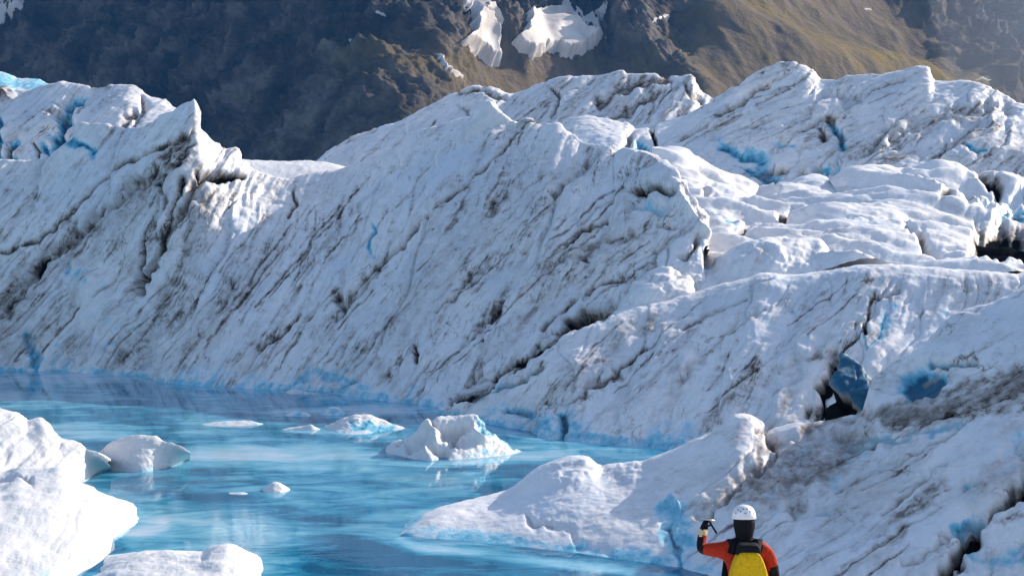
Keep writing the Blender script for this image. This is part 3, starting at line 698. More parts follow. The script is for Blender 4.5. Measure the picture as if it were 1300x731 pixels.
berg('ice_bank', 'bright white ice bank at the left edge, the upper of two lobes',
     [(-340,608),(-250,560),(-140,515),(-40,512),(0,521),(18,526),(35,536),(50,534),(62,546),(75,560),(92,562),(108,570),(125,577),(140,588)], [(-340,612),(-240,640),(-140,640),(60,625),(100,614),(120,600),(140,590)], 54.2, 5, 101.0, cat='ice bank', lump=0.14, lf=0.35, mid_dz=0.05, lean=0.75)
berg('ice_bank', 'large bright white ice bank filling the lower left corner',
     [(-390,660),(-270,615),(-160,592),(-60,596),(0,604),(25,597),(50,599),(72,598),(90,612),(110,626),(135,638),(155,648),(173,660)], [(-390,664),(-270,770),(-160,800),(60,760),(115,735),(142,720),(146,705),(140,692),(158,682),(173,664)], 47.5, 4.5, 107.0, cat='ice bank', lump=0.14, lf=0.4, mid_dz=0.05, lean=1.0,
     feats=[([(0,612),(20,606),(40,612)], 4, 0.2, 0.3, 0.0)])
berg('ice_bank', 'low white ice bank cut by the bottom edge left of centre',
     [(110,742),(125,727),(150,716),(190,708),(225,706),(255,706),(270,699),(286,695),(304,704),(320,714),(342,736)], [(110,745),(200,770),(300,760),(342,738)], 41.0, 3, 113.0, cat='ice bank', lump=0.10, lf=0.5, mid_dz=0.06, lean=0.2)
berg('iceberg', 'white faceted iceberg floating off the tip of the upper left ice bank',
     [(120,587),(128,573),(140,563),(158,557),(178,553),(195,554),(206,561),(222,565),(241,575)], [(120,588),(140,597),(175,600),(215,592),(241,576)], 56.5, 2.2, 119.0, group='small icebergs', lump=0.09, lf=0.8, lean=0.12)
fI = [([(545,530),(552,540)], 5, 0.3, 0.12, 0.0), ([(566,552),(585,548),(574,560)], 10, 0.55, 0.06, 0.1), ([(556,574),(566,580)], 7, 0.35, 0.0, 0.2),
      ([(600,548),(610,560)], 8, -0.25, 0.0, 0.0), ([(520,570),(535,560),(548,548)], 5, 0.2, 0.1, 0.1), ([(505,566),(512,562)], 3, 0.15, 0.35, 0.0),
      ([(530,572),(535,568)], 3.5, 0.15, 0.35, 0.0), ([(615,535),(640,552),(655,568)], 12, 0.1, 0.0, 0.72), ([(620,540),(660,570)], 3, 0.12, 0.1, 0.8), ([(548,540),(556,565),(545,580)], 6, -0.22, 0.0, 0.0)]
berg('iceberg', 'largest iceberg in the pool, sunlit and pitted with a shaded bluish flank',
     [(486,584),(492,572),(505,562),(522,556),(534,547),(541,537),(547,529),(556,531),(566,532),(580,531),(596,527),(606,529),(615,534),(622,543),(636,557),(648,568),(662,573),(680,575),(694,579)],
     [(486,586),(520,587),(550,588),(600,584),(650,582),(694,580)], 60.2, 2.2, 127.0, feats=fI, lump=0.12, lf=0.75, rib=0.05, mid_dz=-0.05, step=0.9)
berg('ice_floe', 'small white peaked floe right of the flat floe in mid pool',
     [(328,628),(336,621),(344,616),(350,613),(358,617),(369,625)], [(328,629),(350,632),(369,627)], 52.2, 0.7, 131.0, 'ice floe', 'small ice floes', lump=0.06, lf=1.4)
berg('ice_floe', 'small flat white floe left of the peaked floe in mid pool',
     [(282,631),(292,626),(305,625),(316,627),(323,631)], [(282,632),(303,636),(323,632)], 51.6, 0.7, 137.0, 'ice floe', 'small ice floes', lump=0.04, lf=1.4)
berg('ice_floe', 'long thin flat floe lying below the wall right of the small iceberg',
     [(232,545),(250,540),(270,537),(295,535),(315,535),(334,539)], [(232,546),(280,546),(334,541)], 67.3, 1.0, 139.0, 'ice floe', 'small ice floes', lump=0.05, lf=1.0)
berg('ice_floe', 'tiny bright-tipped floe left of the low arched floe',
     [(352,547),(372,543),(388,541),(394,539),(400,543),(407,546)], [(352,548),(407,548)], 65.8, 0.9, 143.0, 'ice floe', 'small ice floes', lump=0.05, lf=1.2)
berg('ice_floe', 'low bluish arched floe with a sunlit rim left of the largest iceberg',
     [(402,548),(420,541),(438,533),(452,528),(465,528),(480,533),(500,540),(520,548)], [(402,549),(440,556),(480,553),(520,549)], 66.2, 1.5, 149.0, 'ice floe', 'small ice floes', lump=0.12, lf=0.8,
     feats=[([(450,540),(500,545)], 9, 0.05, 0, 0.6), ([(420,548),(440,552)], 5, 0.0, 0, 0.4)])
berg('ice_floe', 'small grey hump at the foot of the wall left of the arched floe',
     [(358,530),(366,526),(378,523),(388,525),(398,529)], [(358,531),(398,531)], 70.0, 0.9, 151.0, 'ice floe', 'small ice floes', lump=0.06, lf=1.0, mat=ICE_CLEAN, feats=[([(350,528),(405,528)], 9, 0, 0, 0.35)])
berg('ice_floe', 'bluish pointed floe touching the wall foot above the arched floe',
     [(396,530),(410,524),(424,517),(432,520),(442,529)], [(396,531),(442,531)], 70.6, 0.9, 157.0, 'ice floe', 'small ice floes', lump=0.06, lf=1.0, mat=ICE_CLEAN, feats=[([(390,528),(445,528)], 9, 0, 0, 0.5)])
berg('ice_floe', 'thin pale floe hugging the shore under the middle of the wall',
     [(364,498),(374,495),(384,497),(400,500),(425,502)], [(364,500),(425,504)], 77.8, 1.2, 163.0, 'ice floe', 'small ice floes', lump=0.06, lf=1.0, mat=ICE_CLEAN)

# ------------------------------------------------------------------ lake
ys = np.concatenate([np.linspace(-70, 36, 20), np.linspace(37, 100, 420), np.linspace(104, 170, 12)])
xs = np.concatenate([np.linspace(-140, -32, 20), np.linspace(-31, 20, 330), np.linspace(23, 140, 20)])
gx, gy = np.meshgrid(xs, ys)
P = np.stack([gx, gy, np.zeros_like(gx)], -1)
lpx, lpy = proj(P)
shoal_shade_lift = np.zeros(gx.shape); grit = np.zeros(gx.shape)
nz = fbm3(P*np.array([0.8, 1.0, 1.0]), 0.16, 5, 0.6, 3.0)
shoal_shade_lift += 0.22*sstep(66, 74, gy)+sstep(-0.12, 0.38, nz)*0.55  # submerged ice, plus a far-shore lift painted against the wall's shadow
for poly, v, w in [
    ([(240,562),(300,556),(420,562),(500,575),(470,600),(330,600),(230,590)], 0.75, 18),
    ([(150,650),(230,640),(330,650),(420,690),(300,735),(150,735)], 0.5, 22),
    ([(330,600),(470,590),(560,610),(540,650),(420,660),(330,640)], 0.35, 20),
    ([(170,660),(215,650),(230,670),(180,690),(150,680)], 0.9, 14),
    ([(470,585),(500,590),(590,600),(600,632),(520,640),(470,610)], 0.45, 14),
    ([(480,640),(530,640),(560,668),(505,690),(430,670)], 0.45, 12),
    ([(230,520),(360,530),(380,550),(220,560)], 0.45, 14)]:
    ins = in_poly(lpx+6*nz*8, lpy+3*nz*4, poly); d = poly_dist(lpx, lpy, poly+[poly[0]]); d = np.where(ins, -d, d)
    shoal_shade_lift = np.maximum(shoal_shade_lift, v*(1-sstep(-w, w, d))*(0.75+0.5*nz))
for poly, v, w in [
    ([(110,615),(180,600),(290,590),(320,605),(240,628),(160,632)], 0.85, 12),
    ([(480,600),(560,595),(600,615),(560,628),(470,620)], 0.6, 12),
    ([(180,640),(260,630),(330,650),(280,670)], 0.35, 14),
    ([(380,660),(470,650),(540,655),(480,690),(400,690)], 0.4, 14)]:
    ins = in_poly(lpx+6*nz*8, lpy+3*nz*4, poly); d = poly_dist(lpx, lpy, poly+[poly[0]]); d = np.where(ins, -d, d)
    grit = np.maximum(grit, v*(1-sstep(-w, w, d))*(0.6+0.9*nz))
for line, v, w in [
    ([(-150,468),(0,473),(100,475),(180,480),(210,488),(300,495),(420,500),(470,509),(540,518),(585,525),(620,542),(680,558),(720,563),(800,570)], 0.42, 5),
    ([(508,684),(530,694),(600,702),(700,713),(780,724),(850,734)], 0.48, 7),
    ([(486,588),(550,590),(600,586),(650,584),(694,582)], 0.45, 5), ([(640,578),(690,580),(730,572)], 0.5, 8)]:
    d = poly_dist(lpx, lpy, line); shoal_shade_lift = np.maximum(shoal_shade_lift, v*np.exp(-(d/w)**2))
m, nt, b = new_mat('glacier_water')
geo = N(nt, 'ShaderNodeNewGeometry').outputs['Position']
sh = mathn(nt, 'ADD', attr(nt, 'shoal_shade_lift').outputs['Fac'], mathn(nt, 'MULTIPLY', mathn(nt, 'SUBTRACT', noise(nt, scaled(nt, geo, (0.5, 0.9, 1)), 0.8, 8, 0.70, 0.8), 0.5), 1.45))
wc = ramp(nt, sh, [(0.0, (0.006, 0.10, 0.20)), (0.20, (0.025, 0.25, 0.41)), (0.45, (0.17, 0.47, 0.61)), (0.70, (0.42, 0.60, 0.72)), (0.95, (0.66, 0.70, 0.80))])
gr = mathn(nt, 'MULTIPLY', attr(nt, 'grit').outputs['Fac'], ramp(nt, noise(nt, scaled(nt, geo, (0.6, 1.2, 1)), 1.3, 5, 0.65, 0.8), [(0.40, 0.0), (0.62, 1.0)]))
wc = mixc(nt, gr, wc, (0.06, 0.09, 0.13))
nt.links.new(wc, b.inputs['Base Color'])
b.inputs['Roughness'].default_value = 0.03; b.inputs['IOR'].default_value = 1.33; b.inputs['Specular IOR Level'].default_value = 0.28
bp = N(nt, 'ShaderNodeBump'); bp.inputs['Strength'].default_value = 0.035; bp.inputs['Distance'].default_value = 0.10
hh = mathn(nt, 'ADD', noise(nt, scaled(nt, geo, (0.6, 1.0, 1)), 1.6, 4, 0.55, 0.3), mathn(nt, 'MULTIPLY', noise(nt, geo, 7.0, 3, 0.5), 0.25))
nt.links.new(hh, bp.inputs['Height']); nt.links.new(bp.outputs[0], b.inputs['Normal'])
grid_mesh('lake', P, m, {'shoal_shade_lift': np.clip(shoal_shade_lift, 0, 1), 'grit': np.clip(grit, 0, 1)}, kind='structure')

# ------------------------------------------------------------------ mountain
px = np.concatenate([np.linspace(-1700, -40, 150), np.linspace(-38, 1338, 860), np.linspace(1345, 3000, 150)])
rb = row_p(px, [(-420,330),(1720,330)], [(-420,1450),(-100,1350),(0,1310),(250,1180),(420,1080),(480,1010),(620,1050),(760,1090),(880,1090),(960,1120),(1100,1180),(1210,1260),(1300,1380),(1720,1600)])
r1 = row_p(px, [(-420,130),(1720,130)], [(-420,1580),(-100,1480),(0,1430),(250,1290),(410,1190),(500,1150),(620,1210),(760,1270),(880,1260),(960,1290),(1060,1350),(1180,1480),(1300,1600),(1720,1800)])
r2 = row_p(px, [(-420,0),(1720,0)], [(-420,1720),(-100,1620),(0,1570),(250,1420),(420,1300),(520,1290),(620,1380),(760,1450),(870,1400),(950,1440),(1040,1520),(1130,1640),(1300,1800),(1720,2000)])
r3 = row_p(px, [(-420,-190),(1720,-190)], [(-420,2000),(0,1820),(250,1650),(440,1520),(620,1620),(760,1700),(870,1650),(1000,1740),(1300,2050),(1720,2300)])
P = loft([rb, r1, r2, r3, row_back(r3, 900, 0.3)], [120, 130, 40, 12])
mpx, mpy = proj(P)
Nn = smooth_grid(grid_normals(P), 8)
Nn *= np.sign(np.sum(Nn*np.array([0, -.6, .8]), -1).mean())
# gullies run down the fall line; on the right the slope falls to the lower right
S = P[..., 0]*0.55 - P[..., 2]*0.85; T = P[..., 0]*0.85 + P[..., 2]*0.55
rockm = np.clip(1-sstep(440, 640, mpx+40*fbm2(mpx*.01, mpy*.01, 3)) + sstep(1090, 1180, mpx-(mpy)*0.9+30*fbm2(mpx*.012, mpy*.012, 3)) + (1-sstep(40, 110, mpy-0.10*(mpx-560)))*(1-sstep(820, 900, mpx)), 0, 1)
warpP = P+np.stack([fbm3(P, 0.01, 3, off=31)*30, 0*mpx, fbm3(P, 0.01, 3, off=77)*30], -1)
disp = (10+10*rockm)*ridged3(warpP, 0.006, 5, 0.5, 2.0) + rockm*(23*ridged3(warpP*np.array([1.3, 1.0, 0.6]), 0.018, 6, 0.62, 9.0) + 11*ridged3(warpP*np.array([1.4, 1.0, 0.7]), 0.055, 4, 0.6, 1.0))
disp += (1-rockm)*(5.0*fbm2(T*0.028+3, S*0.004, 4, 0.55)+1.0*fbm3(P, 0.06, 3, 0.6))
for pts, w, dep in [([(860,-10),(862,60),(838,120)], 22, 14), ([(900,30),(1000,80),(1120,105),(1250,125)], 26, -14), ([(790,20),(800,60)], 18, -10), ([(640,70),(660,100),(720,105)], 18, -8), ([(610,60),(630,85)], 12, -8), ([(1040,0),(1200,110)], 14, 10)]:
    d = poly_dist(mpx+8*fbm2(mpx*.03, mpy*.03, 2), mpy, pts); disp -= dep*np.exp(-(d/w)**2)
Pm = P + Nn*disp[..., None]
ochre = np.exp(-(poly_dist(mpx+22*fbm2(mpx*.02, mpy*.02, 3), mpy, [(930,5),(1010,60),(1080,90),(1180,125),(1220,140)])/26)**2)
ochre = np.maximum(ochre, 0.5*np.exp(-(poly_dist(mpx, mpy, [(470,130),(550,115),(580,110)])/22)**2))
ochre = np.maximum(ochre, 0.35*(1-rockm))
left_shade = 1-sstep(300, 520, mpx+60*fbm2(mpx*.008, mpy*.008, 4)-0.5*(60-mpy))  # shade of the left mountainside painted in as darker rock
pale = sstep(1150, 1290, mpx-0.6*mpy+60*fbm2(mpx*.012, mpy*.012, 4))*0.8  # lighter rock tone paints in mist at the upper right
m, nt, b = new_mat('mountain_rock')
geo = N(nt, 'ShaderNodeNewGeometry').outputs['Position']
n1 = noise(nt, geo, 0.03, 8, 0.65); n2 = noise(nt, geo, 0.2, 6, 0.7)
rock = ramp(nt, n1, [(0.38, (0.035, 0.035, 0.037)), (0.50, (0.11, 0.095, 0.082)), (0.62, (0.25, 0.215, 0.18))])
rock = mixc(nt, mathn(nt, 'MULTIPLY', ramp(nt, n2, [(0.45, 0.0), (0.7, 1.0)]), 0.5), rock, (0.05, 0.05, 0.05))
scree = ramp(nt, noise(nt, scaled(nt, attr(nt, 'flow').outputs['Vector'], (0.012, 0.10, 1)), 1.0, 7, 0.65), [(0.30, (0.11, 0.085, 0.066)), (0.55, (0.20, 0.155, 0.115)), (0.75, (0.29, 0.23, 0.17))])
base = mixc(nt, attr(nt, 'rock').outputs['Fac'], scree, rock)
base = mixc(nt, mathn(nt, 'MULTIPLY', attr(nt, 'left_shade').outputs['Fac'], 0.68), base, ramp(nt, n1, [(0.38, (0.020, 0.021, 0.024)), (0.5, (0.085, 0.068, 0.056)), (0.64, (0.25, 0.195, 0.15))]))
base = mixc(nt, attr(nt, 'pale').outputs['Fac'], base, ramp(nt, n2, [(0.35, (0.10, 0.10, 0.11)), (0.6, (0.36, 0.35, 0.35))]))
oc = mathn(nt, 'MULTIPLY', attr(nt, 'ochre').outputs['Fac'], ramp(nt, noise(nt, geo, 0.05, 6, 0.65), [(0.35, 0.0), (0.6, 1.0)]))
base = mixc(nt, oc, base, (0.27, 0.195, 0.05))
nt.links.new(base, b.inputs['Base Color']); b.inputs['Roughness'].default_value = 0.9; b.inputs['Specular IOR Level'].default_value = 0.1
bp = N(nt, 'ShaderNodeBump'); bp.inputs['Strength'].default_value = 1.0; bp.inputs['Distance'].default_value = 5.0
nt.links.new(mathn(nt, 'ADD', noise(nt, geo, 0.10, 10, 0.72), n1), bp.inputs['Height']); nt.links.new(bp.outputs[0], b.inputs['Normal'])
grid_mesh('mountain', Pm, m, {'flow': np.stack([S, T, 0*S], -1), 'rock': rockm, 'ochre': ochre, 'left_shade': left_shade, 'pale': pale}, kind='structure')

# snowfields lying on it: the mountain's own surface lifted by a metre or two of snow
m, nt, b = new_mat('old_snow')
geo = N(nt, 'ShaderNodeNewGeometry').outputs['Position']
nt.links.new(ramp(nt, noise(nt, geo, 0.06, 6, 0.6), [(0.35, (0.52, 0.46, 0.42)), (0.65, (0.72, 0.65, 0.59))]), b.inputs['Base Color'])
b.inputs['Roughness'].default_value = 0.7
SNOW = m
def bilerp(A, fi, fj):
    i = np.clip(np.floor(fi).astype(int), 0, A.shape[0]-2); j = np.clip(np.floor(fj).astype(int), 0, A.shape[1]-2)
    a = (fi-i)[..., None]; c = (fj-j)[..., None]
    return A[i, j]*(1-a)*(1-c)+A[i+1, j]*a*(1-c)+A[i, j+1]*(1-a)*c+A[i+1, j+1]*a*c
Ps = Pm.copy()
for _ in range(40):
    Ps[1:-1, 1:-1] = (Ps[1:-1, 1:-1]*2+Ps[:-2, 1:-1]+Ps[2:, 1:-1]+Ps[1:-1, :-2]+Ps[1:-1, 2:])/6
spx, spy = proj(Pm)
def snowfield(label, poly, lift=1.5, seed=0.0):
    xs_ = [p[0] for p in poly]; ys_ = [p[1] for p in poly]
    near = (spx > min(xs_)-8) & (spx < max(xs_)+8) & (spy > min(ys_)-8) & (spy < max(ys_)+8)
    ii, jj = np.where(near); i0, i1, j0, j1 = ii.min(), ii.max(), jj.min(), jj.max()
    k = 3
    fi, fj = np.meshgrid(np.linspace(i0, i1, (i1-i0)*k+1), np.linspace(j0, j1, (j1-j0)*k+1), indexing='ij')
    Q = bilerp(Ps, fi, fj); Nq = bilerp(Nn, fi, fj)
    ax, ay = proj(Q)
    qx = ax+5*fbm2(ax*.09+seed, ay*.09, 3); qy = ay+5*fbm2(ax*.09+50, ay*.09+seed, 3)
    ins = in_poly(qx, qy, poly); d = poly_dist(qx, qy, poly+[poly[0]]); d = np.where(ins, -d, d)
    Q = Q+Nq*((1-sstep(-6, 1.0, d))*(lift+2.0)-2.0)[..., None] + Nq*(1.2*fbm3(Q, 0.05, 4))[..., None]
    vin = d < 1.0
    fm = vin[:-1, :-1] | vin[1:, :-1] | vin[:-1, 1:] | vin[1:, 1:]
    o = grid_mesh('snowfield', Q, SNOW, faces_mask=fm)
    bm = bmesh.new(); bm.from_mesh(o.data)
    bmesh.ops.delete(bm, geom=[v for v in bm.verts if not v.link_faces], context='VERTS')
    left = set(bm.verts); best = set()
    while left:
        st = [left.pop()]; isl = set(st)
        while st:
            v = st.pop()
            for e in v.link_edges:
                q = e.other_vert(v)
                if q in left: left.discard(q); isl.add(q); st.append(q)
        if len(isl) > len(best): best = isl
    bmesh.ops.delete(bm, geom=[v for v in bm.verts if v not in best], context='VERTS'); bm.to_mesh(o.data); bm.free()
    tag(o, label, 'snowfield', 'snowfields on the mountain')
SF = [
 ('narrow tapering snowfield left of the widest one high on the mountain', [(585,8),(600,14),(622,20),(628,35),(635,45),(634,62),(637,82),(622,86),(608,72),(580,56),(596,44),(598,22)]),
 ('widest snowfield high on the mountain, jagged along its lower edge', [(668,18),(700,14),(716,10),(728,20),(745,40),(766,42),(770,50),(745,68),(720,77),(706,70),(692,68),(676,78),(660,70),(646,56),(662,44),(668,30)]),
 ('thin upper arm of snow between rocks above the widest snowfield', [(706,2),(718,-4),(730,6),(742,20),(758,10),(772,-2),(772,12),(762,30),(768,42),(744,40),(730,24)]),
 ('pale snow strip above the narrow tapering snowfield', [(582,-6),(615,-8),(628,6),(645,28),(636,38),(624,22),(604,14),(586,8)]),
 ('small hook-shaped snow patch below the narrow tapering snowfield', [(554,64),(561,68),(568,84),(580,90),(590,98),(586,103),(574,96),(562,90),(556,78)]),
 ('thin snow streak on the dark left shoulder beside a smaller white one', [(434,50),(444,48),(452,49),(448,53),(438,54)]),
 ('short bright snow streak right of the thin one on the left shoulder', [(456,40),(470,37),(478,38),(468,42),(458,44)]),
 ('faint snow wisp above the two streaks on the left shoulder', [(468,22),(480,12),(486,16),(478,24),(470,26)]),
 ('snow wisp under a brown knoll right of the widest snowfield', [(824,28),(840,18),(852,15),(846,22),(834,30)]),
 ('tiny snow wisp far right on the brown slope', [(1093,12),(1104,8),(1108,12),(1098,15)]),
 ('snow slope at the top left corner beside the dark mountainside', [(-120,-60),(32,-40),(36,-4),(28,10),(18,20),(6,36),(-120,44)]),
 ('flat snow ledge far right above the ice ridge crest', [(1232,100),(1246,98),(1262,101),(1258,105),(1240,104)]),
]
for k, (lab, poly) in enumerate(SF): snowfield(lab, poly, 8.0 if k < 2 else 3.5, k*3.1)

# ------------------------------------------------------------------ ground under everything
m, nt, b = new_mat('glacier_bed')
geo = N(nt, 'ShaderNodeNewGeometry').outputs['Position']
nt.links.new(ramp(nt, noise(nt, geo, 0.05, 6, 0.6), [(0.35, (0.25, 0.25, 0.26)), (0.65, (0.5, 0.52, 0.55))]), b.inputs['Base Color']); b.inputs['Roughness'].default_value = 0.8
gx, gy = np.meshgrid(np.linspace(-6000, 6000, 80), np.linspace(-3000, 9000, 80))
grid_mesh('ground', np.stack([gx, gy, np.full_like(gx, -3.5)], -1), m, kind='structure')

# ledge the walker and the photographer stand on
PD = 18.0; PX = (945-CX)/F*PD; PZ = 3.25
ys = np.linspace(-30, 26, 150); xs = np.linspace(-26, 30, 150)
gx, gy = np.meshgrid(xs, ys)
zz = np.interp(gy, [-30, -4, 0, 6, 12, 15.5, 18.6, 20.5, 24, 26], [7.2, 6.6, 6.4, 5.2, 4.0, 3.3, 3.25, 2.2, -1.0, -2.5])
rr = np.hypot(gx-PX, gy-PD)
zz = zz+0.16*fbm2(gx*0.5, gy*0.5, 4)*sstep(0.5, 1.6, rr)
zz = zz-6.5*sstep(16, 26, np.abs(gx-2))
P = np.stack([gx, gy, zz], -1)
flow = np.stack([gx, gy, 0*gx], -1)
dd = np.clip(0.3*sstep(0.0, 0.4, fbm2(gx*.4, gy*.4, 4)), 0, 1)
o = grid_mesh('ledge', P, ICE_CLEAN, {'flow': flow, 'dirt': dd, 'blue': 0*dd}, kind='structure')

# ------------------------------------------------------------------ the walker
def plain(name, col, rough=0.7, var=0.15, scale=40):
    m, nt, b = new_mat(name)
    tc = N(nt, 'ShaderNodeTexCoord').outputs['Object']
    d = tuple(c*(1-var) for c in col); l = tuple(min(1, c*(1+var)) for c in col)
    nt.links.new(ramp(nt, noise(nt, tc, scale, 4, 0.6), [(0.35, d), (0.65, l)]), b.inputs['Base Color'])
    b.inputs['Roughness'].default_value = rough; b.inputs['Specular IOR Level'].default_value = 0.12 if rough > 0.6 else 0.4
    bp = N(nt, 'ShaderNodeBump'); bp.inputs['Strength'].default_value = 0.7; bp.inputs['Distance'].default_value = 0.03
    nt.links.new(noise(nt, tc, 14, 4, 0.6, 0.5), bp.inputs['Height']); nt.links.new(bp.outputs[0], b.inputs['Normal'])
    return m
RED = plain('red_shell_fabric', (0.40, 0.030, 0.010)); BLACK = plain('black_fabric', (0.008, 0.008, 0.011)); YEL = plain('yellow_pack_fabric', (0.62, 0.38, 0.008))
WHITE = plain('white_helmet_shell', (0.80, 0.80, 0.80), 0.3, 0.03); SKIN = plain('skin', (0.50, 0.30, 0.22), 0.5, 0.05)
METAL = plain('pale_metal', (0.55, 0.55, 0.54), 0.35, 0.05); GREY = plain('grey_webbing', (0.35, 0.34, 0.33)); PALE = plain('pale_cuff_fabric', (0.62, 0.52, 0.30))
METAL.node_tree.nodes['Principled BSDF'].inputs['Metallic'].default_value = 0.8
ROOT = Matrix.Translation((PX, PD, PZ))

def skin_mesh(nodes, edges, root, sub=2):
    me = bpy.data.meshes.new('tmp'); me.from_pydata([n[:3] for n in nodes], edges, []); me.update()
    o = bpy.data.objects.new('tmp', me); COL.objects.link(o)
    md = o.modifiers.new('s', 'SKIN'); md.use_smooth_shade = True
    for i, n in enumerate(nodes):
        sv = me.skin_vertices[0].data[i]; r = n[3]
        sv.radius = r if isinstance(r, tuple) else (r, r); sv.use_root = (i == root)
    sd = o.modifiers.new('u', 'SUBSURF'); sd.levels = sub; sd.render_levels = sub
    dg = bpy.context.evaluated_depsgraph_get()
    out = bpy.data.meshes.new_from_object(o.evaluated_get(dg), depsgraph=dg)
    bpy.data.objects.remove(o); bpy.data.meshes.remove(me)
    for p in out.polygons: p.use_smooth = True
    return out

def place(name, me, mats, parent=None, colour=None):
    for m_ in mats: me.materials.append(m_)
    if colour:
        for p in me.polygons: p.material_index = colour(p.center)
    o = bpy.data.objects.new(name, me); COL.objects.link(o)
    if parent: o.parent = parent
    return o

walker = bpy.data.objects.new('person', None); COL.objects.link(walker); walker.matrix_world = ROOT
tag(walker, 'person in red jacket and white helmet seen from behind, left hand raised beside the head', 'person')
# x right, y away from the camera (the way the walker faces), z up
nodes = []; edges = []
def nd(x, y, z, r, to=None):
    nodes.append((x, y, z, r)); i = len(nodes)-1
    if to is not None: edges.append((to, i))
    return i
pel = nd(0, 0, 0.98, (0.165, 0.125))
wst = nd(0, 0.0, 1.14, (0.155, 0.115), pel); ch = nd(0, 0.01, 1.32, (0.18, 0.125), wst); up = nd(0, 0.0, 1.45, (0.145, 0.10), ch)
nk = nd(0, 0.015, 1.54, 0.065, up); nk2 = nd(0, 0.03, 1.60, 0.062, nk); hd = nd(0, 0.04, 1.69, (0.082, 0.10), nk2); hd2 = nd(0, 0.04, 1.775, (0.07, 0.085), hd)
chin = nd(0, 0.105, 1.635, 0.035, hd); nose = nd(0, 0.145, 1.685, 0.014, hd)
for s in (-1, 1):
    nd(s*0.082, 0.035, 1.685, 0.018, hd)                                   # ears
    hp = nd(s*0.10, 0, 0.90, 0.105, pel); kn = nd(s*0.12, 0.03, 0.50, 0.075, hp); an = nd(s*0.125, -0.01, 0.11, 0.055, kn)
    he = nd(s*0.125, -0.03, 0.055, 0.05, an); to_ = nd(s*0.145, 0.15, 0.045, 0.045, an)
# right arm hangs
sh_ = nd(0.185, 0.0, 1.435, 0.085, up); s2 = nd(0.235, 0.0, 1.36, 0.075, sh_); el = nd(0.285, -0.01, 1.15, 0.060, s2); wr = nd(0.285, 0.07, 0.93, 0.042, el); pm = nd(0.28, 0.10, 0.85, (0.042, 0.026), wr)
def hand(pm, wr_pos, pos, out, thumb, curl):
    d = Vector(out).normalized(); t = Vector(thumb).normalized(); c = Vector(curl).normalized()
    for k, L in enumerate((0.072, 0.082, 0.076, 0.060)):
        b = Vector(pos)+t*(0.030-0.020*k)+d*0.02
        a = nd(*(b+d*0.018), 0.011, pm); m_ = nd(*(b+d*L*0.5+c*0.012), 0.0095, a); nd(*(b+d*L*0.62+c*0.045), 0.008, m_)
    a = nd(*(Vector(pos)-d*0.02+t*0.042), 0.012, pm); nd(*(Vector(pos)+d*0.015+t*0.058+c*0.03), 0.0095, a)
hand(pm, None, (0.28, 0.10, 0.85), (0, 0.15, -1), (-0.2, 1, 0), (-1, 0.2, 0))
# left arm raised, elbow out, hand beside the head
sl = nd(-0.185, 0.0, 1.435, 0.085, up); l2 = nd(-0.27, 0.03, 1.425, 0.075, sl); le = nd(-0.405, 0.10, 1.42, 0.058, l2); lw = nd(-0.375, 0.15, 1.575, 0.042, le); lp = nd(-0.355, 0.165, 1.645, (0.040, 0.028), lw)
hand(lp, None, (-0.355, 0.165, 1.645), (0.45, 0.1, 0.8), (0.2, -0.8, 0.0), (0.9, -0.1, -0.5))
bmesh_body = skin_mesh(nodes, edges, pel)
def body_col(c):
    x, y, z = c
    if x < -0.30:
        if z > 1.60: return 1
        if z > 1.545: return 3 if y < 0.16 else 0
        if x < -0.385 + 0.10*max(0, z-1.47) and z < 1.54: return 1
        return 0
    if z > 1.52: return 2 if (y > 0.085 and z > 1.62 and abs(x) < 0.07) else 1
    if z < 0.95 and abs(x) < 0.22: return 1
    if abs(x) > 0.23 and z < 1.28: return 1
    if 1.40 < z and abs(x) < 0.145 and y < 0.02: return 1
    return 0
body = place('body', bmesh_body, [RED, BLACK, SKIN, PALE], walker, body_col)

def lathe_bm(bm, prof, seg=28, sx=1, sy=1, off=(0, 0, 0)):
    rings = []
    for r, z in prof:
        rings.append([bm.verts.new((off[0]+r*sx*math.cos(2*math.pi*k/seg), off[1]+r*sy*math.sin(2*math.pi*k/seg), off[2]+z)) for k in range(seg)])
    for a, c in zip(rings[:-1], rings[1:]):
        for k in range(seg): bm.faces.new((a[k], a[(k+1) % seg], c[(k+1) % seg], c[k]))
    bm.faces.new(rings[-1]); bm.faces.new(list(reversed(rings[0])))
def finish(bm, smooth=True):
    me = bpy.data.meshes.new('part'); bmesh.ops.recalc_face_normals(bm, faces=bm.faces); bm.to_mesh(me); bm.free()
    if smooth:
        for p in me.polygons: p.use_smooth = True
    return me
# helmet: shell, brim and vent slots
bm = bmesh.new()
prof = [(0.113, 0.0), (0.119, 0.004), (0.117, 0.02), (0.113, 0.055), (0.098, 0.092), (0.070, 0.118), (0.035, 0.131), (0.008, 0.134)]
lathe_bm(bm, prof, 32, 0.98, 1.15)
me = finish(bm); helmet = place('helmet', me, [WHITE], walker); helmet.location = (0, 0.035, 1.715); helmet.rotation_euler = (math.radians(-6), 0, 0)
for a, zt in [(-115, .075), (-90, .062), (-65, .075), (-100, .098), (-78, .098), (-140, .06), (-40, .06), (-130, .09), (-50, .09)]:
    bm = bmesh.new()
    r = np.interp(zt, [p[1] for p in prof], [p[0] for p in prof])+0.001
    ca, sa = math.cos(math.radians(a)), math.sin(math.radians(a))
    bmesh.ops.create_uvsphere(bm, u_segments=10, v_segments=6, radius=1, matrix=Matrix.Translation((r*.98*ca, r*1.15*sa, zt)) @ Matrix.Rotation(math.radians(a), 4, 'Z') @ Matrix.Diagonal((0.003, 0.009, 0.005, 1)))
    place('vent', finish(bm), [BLACK], helmet)
